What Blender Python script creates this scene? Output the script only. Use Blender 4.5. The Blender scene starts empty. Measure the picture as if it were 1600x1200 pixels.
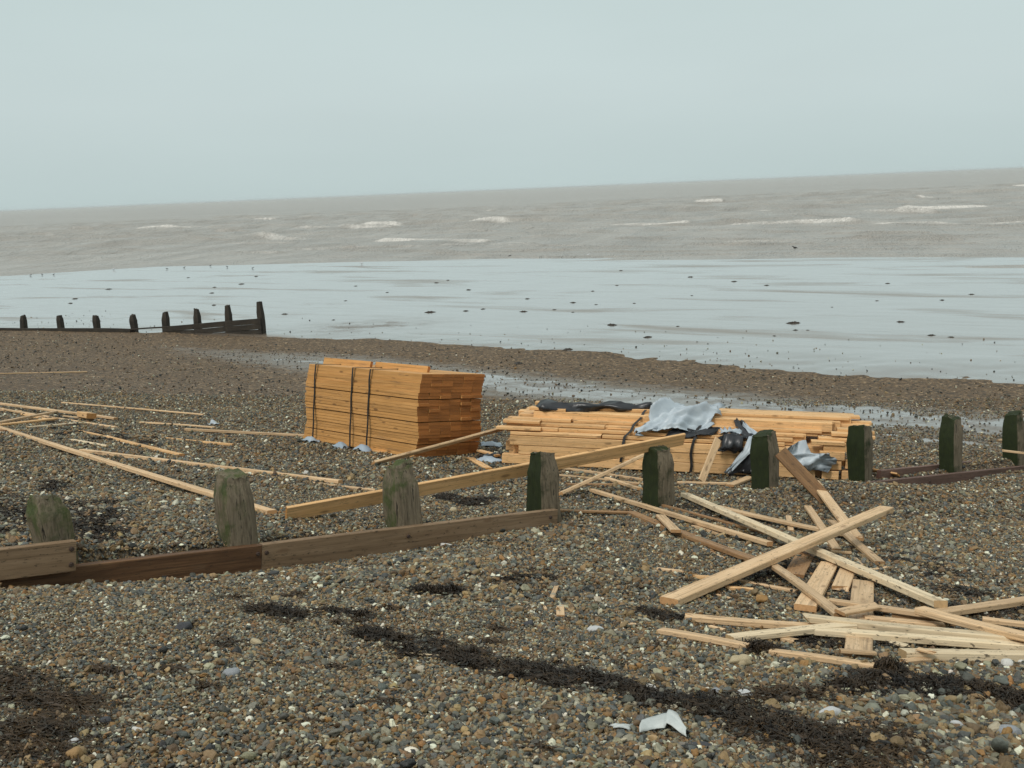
import bpy, math, random
import numpy as np
from mathutils import Vector, Matrix

random.seed(7)
rng = np.random.default_rng(7)
scene = bpy.context.scene
COL = scene.collection

# ------------------------------------------------------------------ camera, world, sun, exposure
EYE = np.array([0.0, 0.0, 5.35])
FOC = 1715.0
ROLL = math.radians(2.43)
PITCH = math.atan(305 / FOC * math.cos(ROLL))
FW = np.array([0, math.cos(PITCH), -math.sin(PITCH)])
_r0 = np.array([1.0, 0, 0]); _u0 = np.array([0, math.sin(PITCH), math.cos(PITCH)])
RT = _r0 * math.cos(ROLL) - _u0 * math.sin(ROLL)
UP = _r0 * math.sin(ROLL) + _u0 * math.cos(ROLL)
cam = bpy.data.cameras.new('camera')
cam.sensor_width = 36.0
cam.lens = 36.0 * FOC / 1600.0
cam.clip_start = 0.05
cam.clip_end = 80000
camo = bpy.data.objects.new('camera', cam)
COL.objects.link(camo)
m = Matrix.Identity(4)
for i in range(3):
    m[i][0] = RT[i]; m[i][1] = UP[i]; m[i][2] = -FW[i]; m[i][3] = EYE[i]
camo.matrix_world = m
scene.camera = camo

SUN_EL, SUN_AZ = math.radians(52), math.radians(215)      # azimuth clockwise from +Y: behind the camera, to the left
world = bpy.data.worlds.new('World')
scene.world = world
world.use_nodes = True
wt = world.node_tree
for n in list(wt.nodes):
    wt.nodes.remove(n)
def wn(t, **k):
    n = wt.nodes.new(t)
    for a, b in k.items():
        setattr(n, a, b)
    return n
w_out = wn('ShaderNodeOutputWorld'); w_bg = wn('ShaderNodeBackground')
w_sky = wn('ShaderNodeTexSky', sky_type='NISHITA', sun_disc=False, sun_elevation=SUN_EL, sun_rotation=SUN_AZ,
           air_density=1.0, dust_density=6.0, ozone_density=1.0)
w_hsv = wn('ShaderNodeHueSaturation'); w_hsv.inputs['Saturation'].default_value = 0.25
w_hsv.inputs['Value'].default_value = 0.12
w_tc = wn('ShaderNodeTexCoord'); w_sep = wn('ShaderNodeSeparateXYZ')
w_ramp = wn('ShaderNodeValToRGB')
SKY = [(0.0, (0.52, 0.625, 0.622)), (0.5, (0.52, 0.625, 0.622)), (0.54, (0.552, 0.650, 0.650)), (0.60, (0.515, 0.622, 0.618)), (0.72, (0.58, 0.68, 0.67)), (1.0, (0.82, 0.87, 0.87))]
el = w_ramp.color_ramp.elements
while len(el) < len(SKY):
    el.new(0.5)
for e, (p, c) in zip(el, SKY):
    e.position = p; e.color = (*c, 1)
w_map = wn('ShaderNodeMath', operation='MULTIPLY_ADD'); w_map.inputs[1].default_value = 0.5; w_map.inputs[2].default_value = 0.5
w_noise = wn('ShaderNodeTexNoise'); w_noise.inputs['Scale'].default_value = 1.6; w_noise.inputs['Detail'].default_value = 4
w_nm = wn('ShaderNodeMapRange'); w_nm.inputs['From Min'].default_value = 0.3; w_nm.inputs['From Max'].default_value = 0.7
w_nm.inputs['To Min'].default_value = 9.25; w_nm.inputs['To Max'].default_value = 10.1
w_mp = wn('ShaderNodeMapping'); w_mp.inputs['Scale'].default_value = (1, 1, 4)
w_scale = wn('ShaderNodeVectorMath', operation='SCALE'); w_add = wn('ShaderNodeVectorMath', operation='ADD')
L = wt.links.new
L(w_tc.outputs['Generated'], w_sep.inputs[0]); L(w_sep.outputs['Z'], w_map.inputs[0]); L(w_map.outputs[0], w_ramp.inputs[0])
L(w_tc.outputs['Generated'], w_mp.inputs[0]); L(w_mp.outputs[0], w_noise.inputs['Vector']); L(w_noise.outputs['Fac'], w_nm.inputs[0])
L(w_ramp.outputs['Color'], w_scale.inputs[0]); L(w_nm.outputs[0], w_scale.inputs['Scale'])
L(w_sky.outputs[0], w_hsv.inputs['Color']); L(w_hsv.outputs[0], w_add.inputs[0]); L(w_scale.outputs[0], w_add.inputs[1])
L(w_add.outputs[0], w_bg.inputs['Color']); w_bg.inputs['Strength'].default_value = 0.1
L(w_bg.outputs[0], w_out.inputs['Surface'])

sun = bpy.data.lights.new('sun', 'SUN')
sun.energy = 1.7
sun.angle = math.radians(14)
sun.color = (1.0, 0.96, 0.9)
suno = bpy.data.objects.new('sun', sun)
COL.objects.link(suno)
_sd = Vector((math.sin(SUN_AZ) * math.cos(SUN_EL), math.cos(SUN_AZ) * math.cos(SUN_EL), math.sin(SUN_EL)))
suno.rotation_euler = _sd.to_track_quat('Z', 'Y').to_euler()

scene.view_settings.view_transform = 'Standard'
scene.view_settings.look = 'None'
scene.view_settings.exposure = 0.0
scene.view_settings.gamma = 1.0
scene.view_settings.use_curve_mapping = False
HAZE = 9e-5

# ------------------------------------------------------------------ terrain functions
AL = math.radians(32)
CA, SA = math.cos(AL), math.sin(AL)
def st(x, y):                                   # s runs seaward, t along the shore
    return y * CA + x * SA, x * CA - y * SA
def xy(s, t):
    return s * SA + t * CA, s * CA - t * SA
_S = np.array([-30, -6, 0, 2.5, 4.3, 8, 12, 15, 20, 24, 27.5, 34, 300])
_Z = np.array([6.0, 5.0, 4.15, 3.6, 3.14, 2.45, 1.74, 1.36, .78, .43, .2, .16, -.6])
_sd = np.linspace(-30, 60, 1801)
_zd = np.interp(_sd, _S, _Z)
_k = np.exp(-0.5 * (np.linspace(-3, 3, 41)) ** 2); _k /= _k.sum()
_zs = np.convolve(np.pad(_zd, 20, mode='edge'), _k, 'valid')
def base_h(s):
    return np.where(s < 58, np.interp(s, _sd, _zs), np.interp(s, _S, _Z))
_WAVES = [(rng.uniform(0.5, 6.0), rng.uniform(0, 6.28), rng.uniform(0, 6.28)) for _ in range(26)]
def wob(x, y, seed=0, scale=1.0):               # smooth pseudo noise about -1..1
    r = 0
    for i, (k, a, p) in enumerate(_WAVES):
        if i % 2 == seed % 2:
            r = r + np.sin(k * scale * (x * math.cos(a + seed) + y * math.sin(a + seed)) + p + seed * 1.7) / (0.6 + 0.35 * k)
    return r / 5.0
G0 = np.array([-3.01, 6.74]); G1 = np.array([7.36, 15.7])
GL = np.linalg.norm(G1 - G0); GD = (G1 - G0) / GL; GN = np.array([GD[1], -GD[0]])     # GN points to the camera side
EDGE_T = [-60, -45, -31, -25, -17, -10, -3, 30]; EDGE_S = [28.5, 29.2, 31.4, 31.9, 30.6, 28.9, 28.5, 28.0]
RUN_T = [-60, -31, -22.7, -15.5, -10, -4, 30]; RUN_S = [27.0, 26.5, 25.2, 23.3, 22.0, 21.7, 21.5]; RUN_W = [.3, .7, 1.4, 1.5, 1.5, 1.4, 1.4]
WAT_T = [-200, -84, -81, -77, -69, -56, -45, -25, -8, 60]; WAT_S = [40, 55, 59.4, 66, 69.6, 70.8, 73.1, 73.5, 72.2, 66]
def shingle_h(x, y):
    s, t = st(x, y)
    h = base_h(s)
    u = (x - G0[0]) * GD[0] + (y - G0[1]) * GD[1]
    d = (x - G0[0]) * GN[0] + (y - G0[1]) * GN[1]
    win = 1 / (1 + np.exp(-(u + 3) * 2)) / (1 + np.exp((u - 17) * 1.5))
    left = 1 / (1 + np.exp((u - 6.3) * 3))
    fr = np.clip((d - .0) / .10, 0, 1)
    dig = -(0.02 + 0.25 / (1 + np.exp((u - 3.2) * 1.2))) * fr * np.exp(-np.abs(d) / 0.85) * left
    mound = 0.17 * np.exp(-((u - 8.0) / 1.9) ** 2) * np.exp(-((d - .45) / 0.6) ** 2)
    h = h + win * (dig + mound) - 0.15 * fr * np.exp(-np.abs(d) / 1.0) / (1 + np.exp(-(u - 10.3) * 3)) / (1 + np.exp((u - 19) * 1.5))
    h = h + 0.035 * wob(x, y, 0, 0.55) + 0.022 * wob(x, y, 1, 1.5)
    return h
def sand_thick(s, t, x, y):                     # how far the shingle stands over the sand
    e = np.interp(t, EDGE_T, EDGE_S) + 0.5 * wob(x, y, 0, .3)
    r = np.interp(t, RUN_T, RUN_S); w = np.interp(t, RUN_T, RUN_W)
    th = np.clip((e - s) * 0.05, -.6, .06)
    dip = np.exp(-((s - r) / w) ** 2) / (1 + np.exp(-(t + 24) * .8))
    dip2 = 0.75 * np.exp(-((s - 18.9) / .55) ** 2) / (1 + np.exp(-(t + 4.5) * 1.5))
    th = th - 0.105 * dip - 0.085 * dip2
    th = th + np.clip(17.5 - s, 0, 5) * 0.1
    th = th + 0.018 * wob(x, y, 1, 1.1) + 0.02 * wob(x, y, 0, 2.7) + 0.018 * wob(x + 3, y, 1, 6.0) / (1 + np.exp((s - 25.8) * 2))
    return th
def sand_h(x, y):
    s, t = st(x, y)
    sw = np.interp(t, WAT_T, WAT_S)
    inner = shingle_h(x, y) - sand_thick(s, t, x, y)
    far = 0.0055 * (sw - s)
    far = np.where(s > sw, 0.03 * (sw - s), far)
    far = far + np.clip(sw - s, 0, 5) / 5 * 0.012 * wob(x * .35, y, 0, .35)
    k = np.clip((s - 28.5) / 5.0, 0, 1); k = k * k * (3 - 2 * k)
    return np.maximum(inner * (1 - k) + far * k, -3.0)
def ground_h(x, y):
    s, t = st(x, y)
    return np.where(s < 38, np.maximum(shingle_h(x, y), sand_h(x, y)), sand_h(x, y))
def ray(px, py):
    return FW + (px - 800) / FOC * RT - (py - 600) / FOC * UP
_LAM = np.geomspace(1.5, 300, 2600)
def hit(px, py, h=0.0):                          # the point of the ground (raised by h) seen at a pixel of the photograph
    d = ray(px, py)
    P = EYE + _LAM[:, None] * d
    g = P[:, 2] - ground_h(P[:, 0], P[:, 1]) - h
    k = int(np.argmax(g < 0))
    a, b = _LAM[k - 1], _LAM[k]
    f = g[k - 1] / (g[k - 1] - g[k])
    return EYE + (a + (b - a) * f) * d
def at_z(px, py, z):
    d = ray(px, py)
    return EYE + d * ((z - EYE[2]) / d[2])
def gnormal(x, y):
    e = 0.15
    dx = (ground_h(x + e, y) - ground_h(x - e, y)) / (2 * e); dy = (ground_h(x, y + e) - ground_h(x, y - e)) / (2 * e)
    return Vector((-float(dx), -float(dy), 1)).normalized()

# ------------------------------------------------------------------ material helper
class NT:
    def __init__(self, name, rough=0.7, spec=0.4):
        self.m = bpy.data.materials.new(name); self.m.use_nodes = True
        self.t = self.m.node_tree
        self.b = self.t.nodes['Principled BSDF']
        self.b.inputs['Roughness'].default_value = rough
        self.b.inputs['Specular IOR Level'].default_value = spec
    def n(self, ty, ins=None, **k):
        x = self.t.nodes.new(ty)
        for a, b in k.items():
            setattr(x, a, b)
        for a, b in (ins or {}).items():
            if hasattr(b, 'is_output'):
                self.t.links.new(b, x.inputs[a])
            else:
                x.inputs[a].default_value = b
        return x
    def link(self, a, b):
        self.t.links.new(a, b)
    def coord(self, kind='Object'):
        return self.n('ShaderNodeTexCoord').outputs[kind]
    def mapping(self, v, scale=(1, 1, 1), loc=None):
        x = self.n('ShaderNodeMapping', {'Vector': v, 'Scale': scale})
        if loc is not None:
            if hasattr(loc, 'is_output'): self.link(loc, x.inputs['Location'])
            else: x.inputs['Location'].default_value = loc
        return x.outputs[0]
    def noise(self, v, scale, detail=3, rough=0.55, dist=0.0, out='Fac'):
        return self.n('ShaderNodeTexNoise', {'Vector': v, 'Scale': scale, 'Detail': detail, 'Roughness': rough, 'Distortion': dist}).outputs[out]
    def ramp(self, f, stops, interp='LINEAR'):
        x = self.n('ShaderNodeValToRGB', {'Fac': f})
        x.color_ramp.interpolation = interp
        e = x.color_ramp.elements
        while len(e) < len(stops): e.new(0.5)
        for q, (p, c) in zip(e, stops):
            q.position = p
            q.color = (*c, 1) if isinstance(c, tuple) else (c, c, c, 1)
        return x.outputs['Color']
    def mix(self, f, a, b, blend='MIX'):
        x = self.n('ShaderNodeMix', data_type='RGBA', blend_type=blend)
        for s, v in ((0, f), (6, a), (7, b)):
            if hasattr(v, 'is_output'): self.link(v, x.inputs[s])
            elif isinstance(v, tuple): x.inputs[s].default_value = (*v, 1)
            else: x.inputs[s].default_value = v
        return x.outputs[2]
    def math(self, op, a, b=0.0, clamp=False):
        x = self.n('ShaderNodeMath', operation=op, use_clamp=clamp)
        for i, v in enumerate((a, b)):
            if hasattr(v, 'is_output'): self.link(v, x.inputs[i])
            else: x.inputs[i].default_value = v
        return x.outputs[0]
    def bump(self, h, strength=0.3, dist=0.01):
        x = self.n('ShaderNodeBump', {'Height': h, 'Strength': strength, 'Distance': dist})
        self.link(x.outputs[0], self.b.inputs['Normal'])
    def color(self, c):
        if hasattr(c, 'is_output'): self.link(c, self.b.inputs['Base Color'])
        else: self.b.inputs['Base Color'].default_value = (*c, 1)
    def rough(self, r):
        self.link(r, self.b.inputs['Roughness'])

def objrand(M, k=37.0):
    oi = M.n('ShaderNodeObjectInfo')
    mul = M.n('ShaderNodeVectorMath', {0: (k, k * 1.7, k * .6)}, operation='SCALE')
    M.link(oi.outputs['Random'], mul.inputs['Scale'])
    return oi.outputs['Random'], mul.outputs[0]

def mat_timber(name, light, dark, end, var=0.2, grime=0.0, knots=0.6, rough=0.65):
    M = NT(name, rough, 0.3)
    rnd, off = objrand(M)
    v = M.mapping(M.coord(), (1, 1, 1), off)
    wide = M.noise(M.mapping(v, (0.7, 9, 9)), 2.2, 4, .6, .6)
    fine = M.noise(M.mapping(v, (1.5, 60, 60)), 3.0, 3, .6)
    c = M.mix(M.ramp(wide, [(.3, 0.0), (.7, 1.0)]), light, dark)
    c = M.mix(M.math('MULTIPLY', M.ramp(fine, [(.45, 0.0), (.7, 1.0)]), .35), c, tuple(q * .6 for q in dark))
    kn = M.n('ShaderNodeTexVoronoi', {'Vector': M.mapping(v, (2.2, 7, 7)), 'Scale': 1.35, 'Randomness': 1.0}).outputs['Distance']
    c = M.mix(M.math('MULTIPLY', M.ramp(kn, [(.10, 1.0), (.19, 0.0)]), knots), c, (.10, .045, .018))
    streak = M.noise(M.mapping(v, (.35, 26, 26)), 2.0, 4, .7, .3)
    c = M.mix(M.math('MULTIPLY', M.ramp(streak, [(.52, 0.0), (.62, 1.0)]), .55), c, tuple(q * .42 for q in dark))
    stain = M.noise(M.mapping(v, (1.6, 6, 6)), 1.4, 4, .65, .5)
    c = M.mix(M.math('MULTIPLY', M.ramp(stain, [(.58, 0.0), (.70, 1.0)]), .5), c, (.17, .105, .06))
    patch = M.noise(v, 1.3, 3, .6)
    c = M.mix(M.math('MULTIPLY', M.ramp(patch, [(.42, 0.0), (.72, 1.0)]), .45), c, tuple(q * .72 for q in dark))
    hs = M.n('ShaderNodeHueSaturation', {'Color': c})
    M.link(M.math('MULTIPLY_ADD', rnd, var), hs.inputs['Value']); hs.inputs['Value'].links[0].from_node.inputs[2].default_value = 1 - var * .5
    c = hs.outputs[0]
    if grime:
        g = M.noise(M.mapping(v, (4, 12, 12)), 4.0, 5, .7)
        c = M.mix(M.math('MULTIPLY', M.ramp(g, [(.585, 0.0), (.64, 1.0)]), min(1, grime * 1.5)), c, (.03, .022, .014))
    nrm = M.n('ShaderNodeVectorTransform', {'Vector': M.n('ShaderNodeNewGeometry').outputs['True Normal']}, vector_type='NORMAL', convert_from='WORLD', convert_to='OBJECT').outputs[0]
    sx = M.n('ShaderNodeSeparateXYZ', {0: nrm}).outputs[0]
    em = M.math('GREATER_THAN', M.math('ABSOLUTE', sx), .75)
    ec = M.mix(M.noise(M.mapping(v, (20, 30, 30)), 2.0, 3), end, tuple(q * .55 for q in end))
    ehs = M.n('ShaderNodeHueSaturation', {'Color': ec})
    M.link(M.math('MULTIPLY_ADD', rnd, var * 2.2), ehs.inputs['Value']); ehs.inputs['Value'].links[0].from_node.inputs[2].default_value = 1 - var * 1.1
    c = M.mix(em, c, ehs.outputs[0])
    M.color(c)
    M.bump(M.math('ADD', fine, M.math('MULTIPLY', wide, .5)), .35, .004)
    return M.m

PINE_PACK = mat_timber('pine_packed', (.63, .335, .120), (.53, .265, .080), (.44, .165, .042), .2, 0.0, .75)
PINE_SLUMP = mat_timber('pine_stacked', (.79, .50, .25), (.67, .39, .165), (.54, .26, .08), .25, .25, .7)
PINE_LOOSE = mat_timber('pine_loose', (.69, .485, .29), (.56, .37, .20), (.52, .29, .13), .32, .35, .6)
PINE_PALE = mat_timber('pine_pale', (.77, .63, .43), (.66, .51, .32), (.58, .39, .20), .18, .6, .4)
PINE_DULL = mat_timber('pine_dull', (.42, .25, .12), (.30, .16, .07), (.30, .15, .06), .2, .6, .5)
SHADED_PINE = mat_timber('pine_shaded', (.26, .145, .062), (.17, .088, .036), (.2, .1, .04), .1, .5, .5)  # pine darkened so the colour carries the shade of a face turned downward
WEATHERED = mat_timber('weathered_grey_wood', (.30, .205, .125), (.19, .12, .066), (.22, .16, .11), .15, .5, .4, .8)
WETBROWN = mat_timber('wet_brown_wood', (.19, .10, .048), (.085, .040, .018), (.10, .06, .03), .15, .4, .4, .6)
REDWOOD = mat_timber('reddish_board', (.19, .115, .088), (.12, .07, .052), (.14, .08, .06), .15, .4, .3, .7)

def mat_post(name, dark):
    M = NT(name, .8, .3)
    rnd, off = objrand(M)
    v = M.mapping(M.coord(), (1, 1, 1), off)
    gr = M.noise(M.mapping(v, (14, 14, 1.2)), 3.0, 5, .65, .4)
    wood = M.mix(M.ramp(gr, [(.35, 0.0), (.68, 1.0)]), (.23, .185, .125), (.075, .057, .036))
    wood = M.mix(M.ramp(gr, [(.34, 1.0), (.42, 0.0)]), wood, (.016, .012, .008))
    obj = M.coord()
    sp = M.n('ShaderNodeSeparateXYZ', {0: obj})
    nrm = M.n('ShaderNodeVectorTransform', {'Vector': M.n('ShaderNodeNewGeometry').outputs['Normal']}, vector_type='NORMAL', convert_from='WORLD', convert_to='OBJECT').outputs[0]
    sn = M.n('ShaderNodeSeparateXYZ', {0: nrm})
    big = M.noise(v, 5.5, 5, .65)
    # algae: grows thickest on the landward face (-x) and on the weathered top
    a = M.math('MULTIPLY_ADD', sn.outputs[0], -.80 if dark else -.22); a.node.inputs[2].default_value = .12 if dark else .14
    a = M.math('ADD', a, M.math('MULTIPLY', M.math('SUBTRACT', big, .5), 1.7))
    a = M.math('ADD', a, M.math('MULTIPLY', sn.outputs[2], .35))
    alg = M.ramp(a, [(.18, 0.0), (.5, 1.0)])
    gcol = M.mix(M.noise(v, 16, 4), (.030, .042, .010), (.008, .011, .005)) if dark else M.mix(M.noise(v, 13, 4), (.085, .105, .030), (.022, .028, .010))
    c = M.mix(alg, wood, gcol)
    M.color(c)
    M.bump(M.math('ADD', gr, M.math('MULTIPLY', big, .6)), .8, .014)
    return M.m
POST_PALE = mat_post('groyne_post_pale', False)
POST_DARK = mat_post('groyne_post_green', True)

def simple(name, c1, c2, sc=6, rough=.6, spec=.4, bump=.2, bd=.01):
    M = NT(name, rough, spec)
    v = M.coord()
    n = M.noise(v, sc, 4, .6)
    M.color(M.mix(M.ramp(n, [(.3, 0.0), (.7, 1.0)]), c1, c2))
    if bump: M.bump(M.noise(v, sc * 4, 3), bump, bd)
    return M.m
FAR_WOOD = simple('tarred_far_wood', (.020, .016, .012), (.045, .035, .024), 3, .8)
IRON = simple('rusty_iron', (.03, .02, .016), (.07, .04, .025), 30, .7)
STRAP = simple('black_strap', (.012, .011, .010), (.025, .022, .02), 20, .5)
SILVER = simple('silver_plastic', (.34, .39, .43), (.46, .51, .54), 5, .42, .5, .25, .01)
BLACKP = simple('black_plastic', (.010, .011, .013), (.022, .023, .026), 5, .34, .5, .3, .01)
BLUEP = simple('grey_blue_plastic', (.24, .30, .36), (.36, .42, .47), 6, .45, .5, .2)
WHITEP = simple('white_plastic', (.52, .55, .53), (.40, .42, .40), 12, .55, .4, .2)
WEED = simple('dark_seaweed', (.006, .0045, .003), (.040, .024, .010), 7, .5, .3, .2)
WEED_BROWN = simple('brown_seaweed', (.018, .011, .005), (.062, .036, .014), 9, .5, .3, .2)

def mat_stone(name):
    M = NT(name, .55, .45)
    at = M.n('ShaderNodeAttribute', attribute_name='tint', attribute_type='INSTANCER').outputs['Color']
    v = M.coord()
    n = M.noise(v, 2.2, 5, .65)
    c = M.mix(M.math('MULTIPLY', M.ramp(n, [(.38, 0.0), (.68, 1.0)]), .5), at, M.mix(1.0, at, (.45, .42, .38), 'MULTIPLY'))
    M.color(c)
    M.rough(M.ramp(n, [(.3, .42), (.7, .75)]))
    M.bump(n, .25, .15)
    return M.m
PEBBLE = mat_stone('pebble')
def mat_onestone(name, c1, c2):
    return simple(name, c1, c2, 14, .6, .4, .4, .006)

def mat_shingle():
    M = NT('shingle', .75, .35)
    v = M.coord()
    def cells(sc, off):
        vv = M.mapping(v, (1, 1, 1), (off, off * 2, 0))
        vo = M.n('ShaderNodeTexVoronoi', {'Vector': vv, 'Scale': sc, 'Randomness': 1.0})
        sp = M.n('ShaderNodeSeparateColor', {0: vo.outputs['Color']})
        return sp.outputs[0], vo.outputs['Distance']
    a, da = cells(62, 3.1)
    b, db = cells(27, 9.7)
    pal = [(0.0, (.055, .052, .05)), (.12, (.15, .10, .062)), (.24, (.21, .135, .076)), (.38, (.115, .105, .095)), (.5, (.235, .165, .105)), (.62, (.07, .056, .045)), (.72, (.18, .165, .15)), (.84, (.26, .17, .09)), (.93, (.36, .33, .29)), (.985, (.60, .57, .53))]
    ca = M.ramp(a, pal, 'CONSTANT')
    cb = M.ramp(b, pal, 'CONSTANT')
    pick = M.ramp(M.noise(v, 9, 2), [(.56, 0.0), (.64, 1.0)])
    c = M.mix(pick, ca, cb)
    big = M.noise(v, .55, 4, .6)
    c = M.mix(M.math('MULTIPLY', M.ramp(big, [(.4, 0.0), (.7, 1.0)]), .55), c, M.mix(1.0, c, (.62, .56, .5), 'MULTIPLY'))
    # damp brown grit lies between the stones, more of it down the beach
    s = M.n('ShaderNodeVectorMath', {0: v, 1: (SA, CA, 0)}, operation='DOT_PRODUCT').outputs['Value']
    gritmask = M.ramp(M.math('ADD', M.math('MULTIPLY', s, 1 / 40.0), M.math('MULTIPLY', M.math('SUBTRACT', M.noise(v, .8, 4), .5), .35)), [(.38, 0.08), (.66, .60)])
    grit = M.mix(M.noise(v, 60, 4, .7), (.112, .076, .043), (.20, .142, .088))
    c = M.mix(gritmask, c, grit)
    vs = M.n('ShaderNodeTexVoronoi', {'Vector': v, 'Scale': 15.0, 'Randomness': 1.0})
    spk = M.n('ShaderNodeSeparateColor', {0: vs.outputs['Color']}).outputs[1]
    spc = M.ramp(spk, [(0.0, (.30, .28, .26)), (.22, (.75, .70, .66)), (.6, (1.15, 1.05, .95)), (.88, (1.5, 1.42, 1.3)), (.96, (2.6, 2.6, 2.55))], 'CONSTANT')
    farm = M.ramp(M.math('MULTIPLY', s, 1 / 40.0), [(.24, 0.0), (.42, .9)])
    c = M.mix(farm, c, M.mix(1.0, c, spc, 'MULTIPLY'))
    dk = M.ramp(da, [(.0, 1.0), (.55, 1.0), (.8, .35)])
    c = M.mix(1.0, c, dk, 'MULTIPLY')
    c = M.mix(1.0, c, (1.04, 1.0, .86), 'MULTIPLY')
    dmp = M.n('ShaderNodeAttribute', attribute_name='damp').outputs['Fac']
    dm = M.math('MULTIPLY', M.ramp(M.math('ADD', dmp, M.math('MULTIPLY', M.math('SUBTRACT', M.noise(v, 1.7, 5, .7), .5), 1.1)), [(.35, 0.0), (.75, 1.0)]), .85)
    c = M.mix(dm, c, M.mix(M.noise(v, 30, 3), (.13, .108, .082), (.20, .165, .125)))
    M.rough(M.ramp(dm, [(0.0, .75), (.85, .30)]))
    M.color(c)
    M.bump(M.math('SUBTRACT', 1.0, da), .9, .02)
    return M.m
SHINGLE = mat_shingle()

def mat_sand():
    M = NT('wet_sand', .2, .5)
    v = M.coord()
    s = M.n('ShaderNodeVectorMath', {0: v, 1: (SA, CA, 0)}, operation='DOT_PRODUCT').outputs['Value']
    t = M.n('ShaderNodeVectorMath', {0: v, 1: (CA, -SA, 0)}, operation='DOT_PRODUCT').outputs['Value']
    q = M.n('ShaderNodeCombineXYZ', {0: M.math('MULTIPLY', t, .18), 1: M.math('MULTIPLY', s, .75), 2: 0.0}).outputs[0]
    bars = M.noise(q, .5, 4, .55, .5)
    dry = M.ramp(bars, [(.54, 0.0), (.68, 1.0)])
    grain = M.noise(v, 35, 4, .7)
    c = M.mix(dry, (.105, .082, .062), (.15, .115, .082))
    c = M.mix(M.math('MULTIPLY', grain, .4), c, (.20, .16, .12))
    fl = M.n('ShaderNodeTexVoronoi', {'Vector': v, 'Scale': 2.3, 'Randomness': 1.0}).outputs['Distance']
    c = M.mix(M.ramp(fl, [(.035, 1.0), (.07, 0.0)]), c, (.03, .025, .02))
    M.color(c)
    r = M.math('ADD', M.math('MULTIPLY', dry, .22), M.ramp(M.noise(q, 2.5, 4), [(.3, .16), (.7, .27)]))
    dmp = M.n('ShaderNodeAttribute', attribute_name='damp').outputs['Fac']
    streaky = M.math('MULTIPLY', dmp, M.ramp(M.noise(v, 1.1, 5, .7), [(.40, 1.0), (.58, .35)]), True)
    M.rough(M.math('MAXIMUM', r, M.math('MULTIPLY', streaky, .46)))
    film = M.math('MULTIPLY', M.ramp(dry, [(.0, 1.0), (1.0, .35)]), M.math('SUBTRACT', 1.0, M.math('MULTIPLY', streaky, .85)))
    M.link(film, M.b.inputs['Coat Weight'])
    M.b.inputs['Coat Roughness'].default_value = .12
    M.b.inputs['Coat IOR'].default_value = 1.6
    M.bump(M.math('ADD', M.noise(v, 3.0, 4), M.math('MULTIPLY', grain, .15)), .05, .03)
    return M.m
SAND = mat_sand()

def mat_sea():
    M = NT('sea_water', .28, .5)
    M.b.inputs['IOR'].default_value = 1.33
    v = M.coord()
    s = M.n('ShaderNodeVectorMath', {0: v, 1: (.35, .94, 0)}, operation='DOT_PRODUCT').outputs['Value']
    t = M.n('ShaderNodeVectorMath', {0: v, 1: (.94, -.35, 0)}, operation='DOT_PRODUCT').outputs['Value']
    q = M.n('ShaderNodeCombineXYZ', {0: M.math('MULTIPLY', t, .3), 1: s, 2: 0.0}).outputs[0]
    w1 = M.noise(q, .35, 4, .6, .4)
    w2 = M.noise(q, 1.6, 3, .6)
    w3 = M.noise(q, .03, 4, .6)
    c = M.mix(M.ramp(w3, [(.35, 0.0), (.65, 1.0)]), (.29, .266, .234), (.345, .318, .28))
    foam = M.n('ShaderNodeAttribute', attribute_name='foam').outputs['Fac']
    fn = M.noise(v, .9, 6, .75)
    fm = M.ramp(M.math('MULTIPLY', foam, M.math('ADD', fn, .1)), [(.18, 0.0), (.48, .85)])
    caps = M.ramp(M.noise(q, .11, 6, .72), [(.72, 0.0), (.78, .35)])
    fm = M.math('MAXIMUM', fm, caps)
    M.color(M.mix(fm, c, (.66, .63, .58)))
    M.rough(M.math('MAXIMUM', .3, fm))
    q2 = M.n('ShaderNodeCombineXYZ', {0: M.math('MULTIPLY', t, .22), 1: M.math('MULTIPLY', s, .10), 2: 0.0}).outputs[0]
    w4 = M.noise(q2, 1.0, 6, .72, .6)
    M.bump(M.math('ADD', M.math('ADD', M.math('MULTIPLY', w1, 1.0), M.math('MULTIPLY', w2, .25)), M.math('MULTIPLY', w4, 2.2)), 1.0, .9)
    return M.m
SEA = mat_sea()

# ------------------------------------------------------------------ object helpers
def tag(o, label=None, cat=None, group=None, kind=None):
    if label: o['label'] = label
    if cat: o['category'] = cat
    if group: o['group'] = group
    if kind: o['kind'] = kind
    return o
def mesh(name, verts, faces, mat, smooth=False):
    me = bpy.data.meshes.new(name)
    me.from_pydata([tuple(map(float, v)) for v in verts], [], faces)
    me.materials.append(mat)
    if smooth:
        me.polygons.foreach_set('use_smooth', [True] * len(me.polygons))
    me.update()
    return me
def link(name, me, parent=None, mat=None):
    o = bpy.data.objects.new(name, me)
    COL.objects.link(o)
    if parent is not None: o.parent = parent
    if mat is not None: o.matrix_local = mat
    return o
def empty(name, loc, rot=None):
    o = bpy.data.objects.new(name, None)
    COL.objects.link(o)
    M = (rot.to_4x4() if rot is not None else Matrix.Identity(4)); M.translation = Vector(loc)
    o.matrix_world = M
    o.empty_display_size = .1
    return o
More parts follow.
